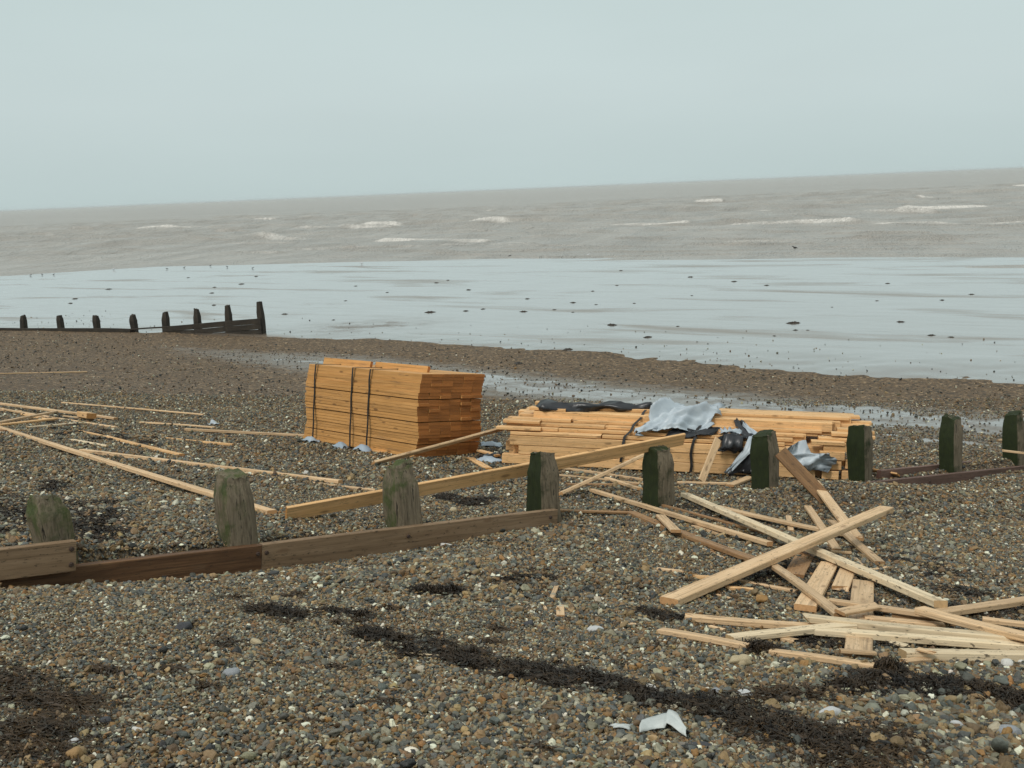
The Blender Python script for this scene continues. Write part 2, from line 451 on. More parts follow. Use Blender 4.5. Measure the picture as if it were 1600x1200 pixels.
def gridmesh(name, P, mat, smooth=True, attrs=None):
    n, k = P.shape[:2]
    me = bpy.data.meshes.new(name)
    i = np.arange((n - 1) * (k - 1)); r = i // (k - 1); c = i % (k - 1)
    a = r * k + c
    q = np.stack([a, a + 1, a + k + 1, a + k], 1)
    me.vertices.add(n * k); me.vertices.foreach_set('co', P.reshape(-1).astype(np.float32))
    me.loops.add(len(q) * 4); me.loops.foreach_set('vertex_index', q.reshape(-1).astype(np.int32))
    me.polygons.add(len(q)); me.polygons.foreach_set('loop_start', (np.arange(len(q)) * 4).astype(np.int32))
    me.polygons.foreach_set('use_smooth', np.ones(len(q), bool) if smooth else np.zeros(len(q), bool))
    me.materials.append(mat)
    for nm, v in (attrs or {}).items():
        at = me.attributes.new(nm, 'FLOAT', 'POINT'); at.data.foreach_set('value', v.reshape(-1).astype(np.float32))
    me.update(calc_edges=True); me.validate()
    return me

# ------------------------------------------------------------------ ground sheets
def rows(segs):
    r = []
    for a, b, d0, d1 in segs:
        y = a
        while y < b:
            r.append(y); y += d0 + (d1 - d0) * (y - a) / (b - a)
    return np.array(r)
ys = rows([(-14, 1.5, .5, .2), (1.5, 12, .05, .07), (12, 24, .07, .12), (24, 46, .12, .17), (46, 75, .3, .8)])
tt = np.linspace(-1.25, 1.25, 380)
Y, T = np.meshgrid(ys, tt, indexing='ij')
X = T * (np.maximum(Y, 0) + 5.0)
P = np.stack([X, Y, shingle_h(X, Y)], -1)
_s, _t = st(X, Y)
P[..., 2] -= np.clip(_s - 33, 0, 30) * .08
_bp = hit(575, 509)
def damp_at(x, y):
    s, t = st(x, y)
    r = np.interp(t, RUN_T, RUN_S); w = np.interp(t, RUN_T, RUN_W)
    g = np.exp(-((s - r) / (w * 1.9)) ** 2) / (1 + np.exp(-(t + 30) * .3))
    g = np.maximum(g, 1.2 * np.exp(-((x - _bp[0]) / 2.6) ** 2 - ((y - _bp[1]) / 2.2) ** 2))
    return np.clip(np.maximum(g, .8 * np.exp(-((s - 18.4) / 1.1) ** 2) / (1 + np.exp(-(t + 6) * 1.5))), 0, 1)
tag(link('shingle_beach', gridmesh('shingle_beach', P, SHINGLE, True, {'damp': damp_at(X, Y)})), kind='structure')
ys = rows([(6, 34, .12, .16), (34, 50, .16, .2), (50, 110, .25, .8), (110, 400, 4, 60)])
tt = np.linspace(-1.3, 1.3, 420)
Y, T = np.meshgrid(ys, tt, indexing='ij')
X = T * (Y + 5.0)
tag(link('sand_flat', gridmesh('sand_flat', np.stack([X, Y, sand_h(X, Y)], -1), SAND, True, {'damp': damp_at(X, Y)})), kind='structure')

# ------------------------------------------------------------------ sea with breakers
ys = np.concatenate([rows([(35, 80, .8, .4), (80, 360, .32, .85)]), np.geomspace(362, 15000, 110)])
tt = np.linspace(-1.15, 1.15, 560)
Y, T = np.meshgrid(ys, tt, indexing='ij')
X = T * (Y + 5.0)
sw = np.interp(st(X, Y)[1], WAT_T, WAT_S)
off = np.clip((st(X, Y)[0] - sw) / 60, 0, 1)
H = np.zeros_like(X)
for i in range(22):
    wl = rng.uniform(5.5, 18); a = math.radians(rng.normal(72, 13)); k = 2 * math.pi / wl
    amp = .0052 * wl * rng.uniform(.5, 1.2)
    ph = rng.uniform(0, 6.28)
    H += amp * np.sin(k * (X * math.cos(a) + Y * math.sin(a)) + ph + 1.5 * np.sin(X * .03 + i))
SW = np.zeros_like(X)
for i in range(7):
    wl = rng.uniform(11, 30); a = math.radians(rng.normal(92, 7)); k = 2 * math.pi / wl
    ph = rng.uniform(0, 6.28) + 2.2 * np.sin(X * rng.uniform(.006, .02) + i) + 1.2 * np.sin(X * .05 + Y * .02 + 2 * i)
    grp = .5 + .5 * np.sin(X * rng.uniform(.01, .05) + Y * rng.uniform(.01, .04) + i * 2)
    SW += (.20 + .004 * wl) * grp * np.exp(3.2 * (np.sin(k * (X * math.cos(a) + Y * math.sin(a)) + ph) - 1))
H += SW * np.clip((700 - Y) / 400, 0, 1) * off
H *= (.12 + .88 * off) * np.clip((600 - Y) / 300, 0, 1) * .95
FOAM = np.zeros_like(X)
BREAK = [(208, 359, 330, 356, .8), (385, 345, 430, 345, .8), (350, 374, 500, 378, .55), (575, 379, 780, 378, .9), (435, 360, 635, 358, .6), (560, 354, 810, 352, .8),
         (5, 372, 185, 370, .35), (750, 334, 770, 334, .8), (1000, 321, 1042, 319, .9), (1080, 319, 1135, 317, .9), (1060, 323, 1200, 321, .3), (972, 334, 1005, 333, .6),
         (1175, 333, 1216, 331, .9), (1265, 336, 1480, 334, .65), (1405, 335, 1552, 328, 1.0), (1425, 312, 1455, 310, .9), (1576, 293, 1620, 291, .9), (795, 353, 875, 351, .9),
         (940, 355, 1090, 352, .95), (1120, 353, 1365, 350, .7), (1350, 352, 1640, 348, .75), (1245, 349, 1350, 347, .7), (100, 362, 200, 360, .4), (820, 335, 835, 333, .5),
         (640, 341, 700, 340, .3), (1480, 318, 1530, 316, .5), (900, 311, 930, 310, .4), (330, 366, 420, 365, .4), (1560, 322, 1640, 319, .5)]
SWASH = [(820, 386, 1640, 384), (900, 393, 1640, 391), (330, 404, 1640, 396.5), (600, 398, 1640, 399), (1000, 379, 1500, 377), (620, 392, 1000, 388), (760, 372, 1160, 368), (850, 364, 1300, 362)]
def ridge(x0, y0, x1, y1, hgt, wid, foam, ph):
    A = at_z(x0, y0, 0)[:2]; B = at_z(x1, y1, 0)[:2]
    ln = np.linalg.norm(B - A); e = (B - A) / ln; nn = np.array([-e[1], e[0]])
    sel = (np.abs((X - A[0]) * nn[0] + (Y - A[1]) * nn[1]) < 8)
    x = X[sel]; y = Y[sel]
    u = ((x - A[0]) * e[0] + (y - A[1]) * e[1]) / ln
    d = (x - A[0]) * nn[0] + (y - A[1]) * nn[1] + .9 * np.sin(u * ln * .12 + ph) + .35 * np.sin(u * ln * .45 + ph * 2)
    endf = np.clip(u / .12, 0, 1) * np.clip((1 - u) / .12, 0, 1)
    g = np.where(d < 0, np.exp(-(d / (wid * .55)) ** 2), np.exp(-(d / (wid * 1.5)) ** 2)) * endf
    mod = .6 + .4 * np.sin(u * ln * .21 + ph * 3) * np.sin(u * ln * .077 + ph)
    H[sel] += hgt * g * mod
    if foam:
        fw = max(wid, 1.25)
        f = np.where(d < 0, np.exp(-((d + .2) / (fw * .95)) ** 2), np.exp(-(d / (fw * .7)) ** 2)) * endf * (.55 + .6 * mod) * foam
        FOAM[sel] = np.maximum(FOAM[sel], f)
for i, (a, b, c, d, k) in enumerate(BREAK):
    dist = np.linalg.norm(at_z((a + c) / 2, (b + d) / 2, 0)[:2])
    ridge(a, b, c, d, .42 + .0011 * dist, .55 + dist * .0015, k, i * 1.3)
for i in range(60):
    yy = 345 + 52 * rng.uniform(0, 1) ** 1.0; xx = rng.uniform(-60, 1600); wdt = rng.uniform(70, 330)
    yy -= .0425 * (xx - 800) * .35
    ridge(xx, yy, xx + wdt, yy - .010 * wdt * rng.uniform(.3, 2), .22, .55, rng.choice([0, .15, .3, .42]), i * 1.9)
for i, (a, b, c, d) in enumerate(SWASH):
    ridge(a, b, c, d, .13, .45, .2, i * 2.1)
H = np.maximum(H, -.25)
tag(link('sea', gridmesh('sea', np.stack([X, Y, H], -1), SEA, True, {'foam': FOAM})), kind='structure')

# ------------------------------------------------------------------ pebbles as geometry-node instances
def pebble_nodes(material, subdiv=3, nvar=7):
    ng = bpy.data.node_groups.new('pebble_scatter', 'GeometryNodeTree')
    ng.interface.new_socket('Geometry', in_out='INPUT', socket_type='NodeSocketGeometry')
    ng.interface.new_socket('Geometry', in_out='OUTPUT', socket_type='NodeSocketGeometry')
    N = ng.nodes.new; K = ng.links.new
    gi = N('NodeGroupInput'); go = N('NodeGroupOutput')
    g2i = N('GeometryNodeGeometryToInstance')
    for i in range(nvar):
        ico = N('GeometryNodeMeshIcoSphere'); ico.inputs['Radius'].default_value = .5; ico.inputs['Subdivisions'].default_value = subdiv
        pos = N('GeometryNodeInputPosition')
        ad = N('ShaderNodeVectorMath'); ad.operation = 'ADD'; ad.inputs[1].default_value = (i * 7.3, i * 3.1, i * 5.7)
        nz = N('ShaderNodeTexNoise'); nz.inputs['Scale'].default_value = 1.5; nz.inputs['Detail'].default_value = 1.5
        sb = N('ShaderNodeVectorMath'); sb.operation = 'SUBTRACT'; sb.inputs[1].default_value = (.5, .5, .5)
        sc = N('ShaderNodeVectorMath'); sc.operation = 'SCALE'; sc.inputs['Scale'].default_value = .85
        sp = N('GeometryNodeSetPosition')
        K(pos.outputs[0], ad.inputs[0]); K(ad.outputs[0], nz.inputs['Vector']); K(nz.outputs['Color'], sb.inputs[0]); K(sb.outputs[0], sc.inputs[0])
        K(ico.outputs['Mesh'], sp.inputs['Geometry']); K(sc.outputs[0], sp.inputs['Offset'])
        sm = N('GeometryNodeSetShadeSmooth'); K(sp.outputs[0], sm.inputs[0])
        mt = N('GeometryNodeSetMaterial'); mt.inputs['Material'].default_value = material; K(sm.outputs[0], mt.inputs[0])
        K(mt.outputs[0], g2i.inputs[0])
    iop = N('GeometryNodeInstanceOnPoints'); iop.inputs['Pick Instance'].default_value = True
    def attr(nm, ty):
        a = N('GeometryNodeInputNamedAttribute'); a.data_type = ty; a.inputs['Name'].default_value = nm
        return a.outputs['Attribute']
    e2r = N('FunctionNodeEulerToRotation')
    K(attr('rot', 'FLOAT_VECTOR'), e2r.inputs[0])
    K(gi.outputs[0], iop.inputs['Points']); K(g2i.outputs[0], iop.inputs['Instance'])
    K(attr('variant', 'INT'), iop.inputs['Instance Index']); K(e2r.outputs[0], iop.inputs['Rotation']); K(attr('size', 'FLOAT_VECTOR'), iop.inputs['Scale'])
    K(iop.outputs[0], go.inputs[0])
    return ng
PAL = np.array([(.235, .150, .080), (.175, .108, .060), (.120, .074, .042), (.29, .195, .105), (.095, .090, .082), (.155, .145, .130), (.055, .056, .056), (.030, .030, .031), (.34, .30, .24), (.64, .60, .54), (.23, .115, .042), (.22, .195, .15), (.105, .108, .112)])
PW = np.array([.12, .13, .10, .07, .10, .11, .07, .05, .07, .035, .05, .08, .07]); PW /= PW.sum()
PG = pebble_nodes(PEBBLE)
def scatter(name, x, y, dia, sink=.12, extra=None, pw=PW, dark=1.0):
    n = len(x)
    z = ground_h(x, y)
    me = bpy.data.meshes.new(name)
    asp = np.stack([rng.uniform(.85, 1.35, n), rng.uniform(.75, 1.05, n), rng.uniform(.42, .75, n)], 1)
    size = asp * dia[:, None]
    rot = np.stack([rng.normal(0, .55, n), rng.normal(0, .55, n), rng.uniform(0, 6.28, n)], 1)
    co = np.stack([x, y, z + size[:, 2] * (.5 - sink) * .75 + np.abs(rng.normal(0, .18, n)) * dia + (extra if extra is not None else 0)], 1)
    me.vertices.add(n); me.vertices.foreach_set('co', co.reshape(-1).astype(np.float32))
    for nm, ty, v in (('rot', 'FLOAT_VECTOR', rot), ('size', 'FLOAT_VECTOR', size)):
        a = me.attributes.new(nm, ty, 'POINT'); a.data.foreach_set('vector', v.reshape(-1).astype(np.float32))
    a = me.attributes.new('variant', 'INT', 'POINT'); a.data.foreach_set('value', rng.integers(0, 7, n).astype(np.int32))
    pk = rng.choice(len(PAL), n, p=pw)
    pk = np.where((dia < .012) & (rng.uniform(0, 1, n) < .045), 9, pk)
    c = PAL[pk] * np.array([.99, 1.03, .88]) * rng.uniform(.7, 1.35, (n, 1)) * rng.normal(1, .028, (n, 3)) * dark
    c = np.concatenate([np.clip(c, .01, .8), np.ones((n, 1))], 1)
    a = me.attributes.new('tint', 'FLOAT_COLOR', 'POINT'); a.data.foreach_set('color', c.reshape(-1).astype(np.float32))
    o = link(name, me)
    md = o.modifiers.new('scatter', 'NODES'); md.node_group = PG
    return tag(o, kind='stuff')
def fan(y0, y1, dens, wide=.72, pad=.6):
    area = wide * (y1 ** 2 - y0 ** 2) + 2 * pad * (y1 - y0)
    n = int(area * dens)
    y = np.sqrt(rng.uniform(y0 ** 2, y1 ** 2, n)); x = rng.uniform(-1, 1, n) * (wide * y + pad)
    return x, y
def size_field(x, y):                            # bands of coarser and finer stones
    return 1.0 + .35 * wob(x, y, 1, .7) + .2 * wob(x, y, 0, 2.0)
x, y = fan(1.6, 6.2, 10000)
dia = np.exp(rng.normal(math.log(.0116), .40, len(x))) * np.clip(size_field(x, y), .6, 1.6)
coarse = np.clip((x - .6) / 1.4, 0, 1) * np.clip((5.6 - y) / 1.2, 0, 1)
dia *= 1 + .45 * coarse
scatter('near_pebbles', x, y, np.clip(dia, .006, .07))
x, y = fan(6.2, 10.5, 4200)
dia = np.exp(rng.normal(math.log(.0145), .40, len(x))) * np.clip(size_field(x, y), .6, 1.6)
scatter('mid_pebbles', x, y, np.clip(dia, .008, .065))
x, y = fan(10.5, 24, 900)
s_, t_ = st(x, y)
kp = (shingle_h(x, y) > sand_h(x, y) - .005) & (rng.uniform(0, 1, len(x)) < np.clip((23 - s_) / 8, .25, 1))
x, y = x[kp], y[kp]
dia = np.exp(rng.normal(math.log(.020), .38, len(x)))
scatter('far_pebbles', x, y, np.clip(dia, .01, .07))
n = 52000
s_ = rng.uniform(15.5, 36, n); t_ = rng.uniform(-48, 14, n)
x, y = xy(s_, t_)
pr = np.where(s_ < 28.5, .5, .17 * np.exp(-(s_ - 28.5) / 2.4)) * (.35 + .65 * (wob(x, y, 0, 1.2) > 0))
kp = rng.uniform(0, 1, n) < pr
x, y = x[kp], y[kp]
dk = PW.copy(); dk[6] += .35; dk[7] += .4; dk[2] += .3; dk[9] += .08; dk /= dk.sum()
scatter('shore_pebbles', x, y, np.clip(np.exp(rng.normal(math.log(.029), .4, len(x))), .016, .065), pw=dk, dark=.8)

# ------------------------------------------------------------------ planks
def plank_mesh(name, ln, w, t, mat, warp=0.0, broken=(0, 0), seg=None, seed=0, bev=.005):
    r = random.Random(seed)
    seg = seg or (8 if warp else 1)
    c = min(bev, w * .12, t * .2)
    prof = [(-w / 2 + c, -t / 2), (w / 2 - c, -t / 2), (w / 2, -t / 2 + c), (w / 2, t / 2 - c), (w / 2 - c, t / 2), (-w / 2 + c, t / 2), (-w / 2, t / 2 - c), (-w / 2, -t / 2 + c)]
    bx, bz, tw = r.uniform(-1, 1) * warp, r.uniform(-1, 1) * warp, r.uniform(-1, 1) * warp * 2.0
    V, Fc = [], []
    for i in range(seg + 1):
        f = i / seg; u = f * 2 - 1
        a = tw * u; ca, sa = math.cos(a), math.sin(a)
        for j, (py, pz) in enumerate(prof):
            x = (f - .5) * ln
            if i == 0 and broken[0]: x += abs(r.gauss(0, 1)) * broken[0] * (1 if j % 2 else .35)
            if i == seg and broken[1]: x -= abs(r.gauss(0, 1)) * broken[1] * (1 if j % 2 else .35)
            V.append((x, py * ca - pz * sa + bx * (1 - u * u), py * sa + pz * ca + bz * (1 - u * u)))
    for i in range(seg):
        for j in range(8):
            k = (j + 1) % 8
            Fc.append((i * 8 + j, i * 8 + k, i * 8 + 8 + k, i * 8 + 8 + j))
    Fc.append(tuple(range(7, -1, -1))); Fc.append(tuple(seg * 8 + j for j in range(8)))
    return mesh(name, V, [f[::-1] for f in Fc], mat)
def frame_from(A, B, up):
    X_ = (B - A).normalized(); Y_ = up.cross(X_).normalized(); Z_ = X_.cross(Y_).normalized()
    M = Matrix((X_, Y_, Z_)).transposed().to_4x4(); M.translation = (A + B) / 2
    return M
PLANKS = 'loose planks washed up on the shingle'
def plank(label, a, b, w=.12, t=.045, roll=0, mat=None, warp=.012, broken=(0, 0), name='plank', cat='plank', group=PLANKS):
    lo = t * .36 + .004
    A = Vector(hit(a[0], a[1], max(lo, a[2] * (.8 if a[2] < .2 else 1)))); B = Vector(hit(b[0], b[1], max(lo, b[2] * (.8 if b[2] < .2 else 1))))
    w *= .86; t *= .74
    mid = (A + B) / 2
    M = frame_from(A, B, gnormal(mid.x, mid.y))
    if roll: M = M @ Matrix.Rotation(math.radians(roll), 4, 'X')
    sd_ = int(a[0] * 13 + a[1] * 7 + b[0]) % 9973
    o = link(name, plank_mesh(name, (B - A).length, w, t, mat or PINE_LOOSE, warp, broken, seed=sd_), None, M)
    return tag(o, label, cat, group)

# --- the crossed heap to the right of the groyne
plank('broad diagonal plank lying on top of the crossed heap, rising to the right', (1045, 940, .03), (1385, 795, .30), .145, .06, 0, PINE_LOOSE, .01)
plank('long pale whitish plank lying under the broad diagonal plank, running down to the right', (1070, 773, .07), (1470, 944, .10), .105, .06, 0, PINE_PALE, .01)
plank('dark plank with painted-in shade leaning up against the strewn stack right of the sixth post', (1292, 782, .04), (1219, 706, .42), .17, .045, -55, SHADED_PINE, .004)
plank('weed specked plank running from the dark leaning plank down under the heap', (1272, 752, .10), (1340, 842, .05), .125, .04, 0, PINE_LOOSE, .008)
plank('narrow plank whose lower end points right below the dark leaning plank', (1300, 815, .09), (1375, 880, .03), .09, .04, 0, PINE_LOOSE, .005)
plank('flat plank passing behind the pale whitish plank in the crossed heap', (1120, 792, .025), (1345, 840, .06), .11, .04, 0, PINE_LOOSE, .012)
plank('short plank stub pointing up behind the crossing of the two biggest planks', (1262, 792, .03), (1308, 860, .02), .085, .04, 0, PINE_LOOSE, .004)
plank('small plank end standing out behind the flat plank', (1232, 807, .03), (1236, 830, .02), .06, .03, 0, PINE_LOOSE, 0)
plank('long thin plank with weed along it, uppermost of the bundle of thin planks', (925, 766, .06), (1203, 850, .06), .07, .05, 0, PINE_LOOSE, .012)
plank('thin dark plank lying behind the bundle of thin planks', (1010, 783, .03), (1195, 833, .03), .05, .035, 0, PINE_DULL, .012)
plank('thin orange plank lying close under the uppermost thin plank', (1030, 800, .025), (1196, 846, .03), .06, .03, 0, PINE_LOOSE, .01)
plank('short thin broken lath below the bundle of thin planks', (1083, 822, .02), (1130, 837, .02), .06, .03, 0, PINE_LOOSE, .004, (.02, .02))
plank('thin lath with pale edge between the bundle and the long dirty plank', (1048, 806, .02), (1110, 830, .02), .05, .025, 0, PINE_LOOSE, .004, (.01, .02))
plank('long dirty plank with dark grain running under the broad diagonal plank', (985, 801, .03), (1180, 876, .05), .115, .045, 0, PINE_DULL, .012)
plank('narrow plank sloping steeply down from under the broad diagonal plank to a wide board', (1205, 882, .09), (1312, 962, .07), .08, .04, 0, PINE_LOOSE, .008)
plank('short weed covered block lying across the long dirty plank', (1032, 806, .08), (1056, 830, .085), .10, .035, 0, PINE_LOOSE, .0)
plank('thin reddish plank lying along the end of the grey groyne board', (858, 797, .03), (985, 801, .035), .05, .03, 0, PINE_DULL, .006)
plank('short offcut lying alone on the pebbles left of the broad diagonal plank', (1026, 889, .02), (1070, 894, .02), .05, .03, 0, PINE_LOOSE, .0, (.015, .03))
plank('orange offcut tucked against the broad diagonal plank', (1082, 901, .02), (1112, 903, .02), .07, .03, 0, PINE_SLUMP, 0, (.01, .02))
plank('thin lath lying flat below the broad diagonal plank', (1150, 907, .02), (1246, 924, .02), .05, .03, 0, PINE_LOOSE, .006)
plank('dark orange offcut below the middle of the broad diagonal plank', (1132, 918, .02), (1178, 922, .02), .055, .03, 0, PINE_SLUMP, 0, (.02, .01))
plank('wide short board sloping down to a cut orange end in the heap', (1258, 950, .04), (1296, 882, .03), .15, .05, 0, PINE_LOOSE, .004)
plank('wide stub of board beside the wide short board with a splintered lower end', (1313, 920, .03), (1326, 888, .03), .13, .04, 0, PINE_LOOSE, .0, (.04, 0))
plank('wide board end showing behind the narrow steep plank, half buried in weed', (1240, 900, .01), (1262, 862, .01), .16, .04, 0, PINE_DULL, .0)
plank('wide weed specked board lying upright in view beneath the long horizontal planks', (1341, 1024, .02), (1349, 910, .025), .16, .04, 0, PINE_LOOSE, .004)
plank('small lath lying across the bottom end of the wide weed specked board', (1312, 1017, .05), (1368, 1021, .05), .05, .025, 0, PINE_LOOSE, 0)
plank('tiny crosspiece wedged under the pale plank in the heap', (1298, 862, .03), (1330, 864, .03), .04, .03, 0, PINE_LOOSE, 0)
plank('thin stick wedged beside the tiny crosspiece', (1250, 868, .02), (1290, 868, .02), .035, .025, 0, PINE_LOOSE, 0)
plank('thin plank running behind the horizontal planks towards the right edge', (1295, 939, .055), (1485, 966, .075), .09, .04, 0, PINE_LOOSE, .008)
plank('thick plank sloping down over the others and out at the right edge', (1437, 953, .12), (1640, 1003, .13), .115, .05, 0, PINE_LOOSE, .008)
plank('plank rising to the right edge behind the thick sloping plank', (1440, 962, .04), (1660, 930, .05), .095, .05, 0, PINE_LOOSE, .008)
plank('long plank with a splintered left end, upper of the two long horizontal planks', (1252, 965, .085), (1585, 998, .085), .10, .05, 0, PINE_PALE, .006, (.05, 0))
plank('long clean plank, lower of the two long horizontal planks', (1270, 985, .055), (1650, 1014, .06), .10, .05, 0, PINE_PALE, .006)
plank('pale plank rising to the right into the ends of the long horizontal planks', (1140, 998, .03), (1332, 978, .06), .095, .045, 0, PINE_PALE, .006)
plank('long plank with a split left end lying behind the pale rising plank', (1069, 964, .03), (1300, 981, .035), .085, .045, 0, PINE_LOOSE, .008, (.03, 0))
plank('thin plank with a notched left end lying in front of the pale rising plank', (1028, 985, .025), (1170, 1011, .03), .07, .04, 0, PINE_LOOSE, .006, (.03, 0))
plank('thin plank ending in a snapped tip at the big weed clump', (1203, 1019, .03), (1366, 1042, .03), .075, .04, 0, PINE_LOOSE, .006, (0, .04))
plank('thick plank draped with strands of weed, lowest at the right edge', (1410, 1022, .04), (1660, 1026, .04), .10, .06, 0, PINE_PALE, .004)
plank('plank lying deep in the heap under the thick sloping plank', (1350, 966, .03), (1475, 978, .03), .09, .04, 0, PINE_LOOSE, .004)
plank('plank seen behind the thick sloping plank near the right edge', (1395, 960, .03), (1500, 975, .03), .08, .04, 0, PINE_DULL, .004)
plank('thin plank at the right edge just above the thick sloping plank', (1535, 968, .06), (1660, 982, .06), .08, .04, 0, PINE_LOOSE, .004)
plank('splintered wedge of plank with frayed fibres in the heap', (1312, 957, .10), (1374, 946, .10), .08, .025, 12, PINE_LOOSE, 0, (0, .06))
plank('small splinter lying in weed under the lower long plank', (1390, 1003, .03), (1420, 1010, .03), .05, .02, 0, PINE_PALE, 0, (.02, .03))
plank('flat splinter lying over the weed draped plank', (1432, 1013, .085), (1462, 1021, .08), .06, .012, 0, PINE_LOOSE, 0, (.02, .02))
plank('short plank stub just right of the big weed clump', (1408, 1035, .02), (1452, 1031, .02), .06, .035, 0, PINE_LOOSE, 0, (.02, .02))
plank('offcut poking from the weed between the thin planks and the snapped tip', (1222, 998, .02), (1246, 1003, .02), .06, .03, 0, PINE_LOOSE, 0, (.01, .03))
for lab, a, b, w in (('square orange chip of wood lying alone on the pebbles', (875, 946), (876, 962), .055),
                     ('pale curled sliver of wood above the square orange chip', (862, 935), (870, 915), .035),
                     ('small split chip right of the square orange chip', (970, 974), (994, 976), .04),
                     ('bright chip lying alone on the pebbles right of the heap', (1500, 914), (1528, 917), .045),
                     ('sliver of wood right of the upper end of the broad diagonal plank', (1392, 821), (1406, 826), .03),
                     ('white splinter standing out beside the dark leaning plank', (1296, 806), (1308, 816), .025),
                     ('orange chip at the foot of the dark leaning plank', (1322, 827), (1334, 826), .05),
                     ('pale splinter on weed just above the notched thin plank', (1108, 978), (1132, 984), .03),
                    ('thin brown lath piece lying crosswise inside the heap below the pale plank', (1352, 892), (1388, 886), .04),
                    ('bright splinter between the wide short board and the pale plank', (1336, 872), (1348, 884), .035),
                    ('short straw splinter sticking from weed under the thick sloping plank', (1500, 1006), (1530, 1009), .025),
                    ('chip lying just below the pale rising plank', (1175, 1006), (1192, 1012), .035),
                    ('thin splinter along the lower side of the long dirty plank', (1098, 857), (1132, 872), .02),
                    ('small chip near the left end of the thin lath below the diagonal', (1120, 929), (1142, 935), .02),
                    ('thin straw coloured stick lying in the dark weed line', (638, 1021), (690, 1025), .012),
                     ('tiny orange splinter beside the square orange chip', (851, 948), (853, 953), .02)):
    plank(lab, (*a, .015), (*b, .015), w, .014, 0, PINE_LOOSE if 'straw' not in lab else PINE_PALE, 0, (0, 0) if 'square' in lab else (.006, .006), 'wood_chip', 'wood chip', 'chips of wood on the pebbles')

# --- between groyne and stacks
plank('long plank on edge leaning across three groyne posts to the strewn stack', (447, 803, .07), (1068, 686, .66), .15, .042, -68, PINE_SLUMP, .01)
plank('plank leaning from the pebbles up against the strapped square pack', (583, 724, .03), (790, 668, .42), .10, .045, -40, PINE_LOOSE, .008)
plank('plank leaning up from behind the fourth post onto the strewn stack', (874, 772, .04), (1003, 712, .38), .12, .045, -20, PINE_LOOSE, .006)
plank('thin plank lying at the foot of the strewn stack, nearest to it', (868, 730, .03), (1006, 750, .03), .07, .04, 0, PINE_LOOSE, .006)
plank('thin plank lying in front of the one at the foot of the strewn stack', (868, 742, .025), (1008, 757, .025), .06, .03, 0, PINE_LOOSE, .006)
plank('short plank pointing at the foot of the fifth post', (948, 747, .05), (1000, 764, .03), .08, .04, 0, PINE_LOOSE, .003)
plank('plank half hidden behind the leaning plank near the fourth post', (885, 757, .02), (1004, 757, .02), .06, .03, 0, PINE_DULL, .006)
plank('plank propped upright against the middle of the strewn stack', (1096, 752, .03), (1122, 686, .50), .11, .035, 55, PINE_LOOSE, .003)
plank('short cut plank lying left of the sixth post', (1140, 759, .03), (1172, 746, .06), .12, .04, 0, PINE_LOOSE, 0)
plank('thin plank lying along the stack between the fifth and sixth posts', (1058, 754, .02), (1150, 756, .02), .07, .04, 0, PINE_LOOSE, .004)
plank('splintered board lying on the groyne beside the seventh post', (1356, 733, .10), (1404, 742, .06), .13, .03, -25, PINE_SLUMP, 0, (.05, 0))
plank('plank sticking in from the right edge in front of the last post', (1566, 704, .22), (1640, 712, .24), .05, .045, 0, PINE_LOOSE, .003)
plank('plank tip showing behind the last post at the right edge', (1559, 688, .12), (1600, 686, .12), .04, .03, 0, PINE_LOOSE, 0)
plank('orange plank end lying between the two stacks', (735, 716, .02), (763, 732, .02), .12, .03, 0, PINE_SLUMP, 0)
plank('orange plank end under torn film at the left of the strewn stack', (748, 704, .06), (778, 712, .06), .10, .04, 0, PINE_SLUMP, 0)
plank('thin plank squeezed under the front of the strapped square pack', (553, 699, .02), (600, 707, .02), .07, .03, 0, PINE_SLUMP, 0)

# --- left of the groyne
plank('very long plank running from the left edge down to the second post', (-14, 664, .05), (425, 801, .03), .10, .055, 0, PINE_LOOSE, .018)
plank('long plank above the second post, upper of the close pair', (127, 704, .04), (532, 753, .04), .085, .055, 0, PINE_LOOSE, .015)
plank('thin plank above the second post, lower of the close pair', (362, 736, .025), (588, 766, .025), .065, .03, 0, PINE_LOOSE, .012)
plank('long thin plank whose right end reaches the strapped pack', (290, 671, .04), (486, 681, .04), .085, .05, 0, PINE_LOOSE, .010)
plank('thin plank overlapping the left end of the one that reaches the pack', (219, 660, .03), (336, 668, .035), .06, .035, 0, PINE_LOOSE, .010)
plank('thin plank lying far up the left shingle by itself', (97, 629, .03), (318, 648, .03), .055, .035, 0, PINE_LOOSE, .015)
plank('pale lath half buried left of the weed specked plank', (113, 687, .02), (168, 697, .02), .06, .03, 0, PINE_PALE, .006)
plank('orange plank specked with weed and half buried in the left shingle', (165, 682, .02), (284, 711, .03), .09, .04, 0, PINE_SLUMP, .008, (.03, 0))
plank('short broken bit behind the weed specked orange plank', (124, 673, .02), (160, 681, .02), .06, .03, 0, PINE_SLUMP, .0, (.03, .03))
plank('short orange end of a buried plank right of the weed specked one', (318, 691, .025), (364, 695, .025), .08, .04, 0, PINE_SLUMP, .0)
plank('thin buried lath running up to the short orange end', (225, 681, .008), (322, 690, .01), .05, .02, 0, PINE_SLUMP, .003)
plank('far thin pole of timber lying near the top of the left beach', (-14, 584, .04), (136, 581, .03), .06, .04, 0, PINE_LOOSE, .04)
plank('broad plank topmost of the left edge bundle', (-14, 629, .12), (181, 654, .05), .11, .05, 0, PINE_LOOSE, .01)
plank('long plank crossing beneath the topmost one of the left edge bundle', (-14, 636, .05), (182, 668, .02), .08, .04, 0, PINE_LOOSE, .01)
plank('plank slanting up to the right across the left edge bundle', (-10, 662, .05), (88, 643, .12), .075, .045, 0, PINE_LOOSE, .004)
plank('orange plank below the slanting one in the left edge bundle', (-10, 665, .03), (88, 654, .05), .09, .04, 0, PINE_SLUMP, .004)
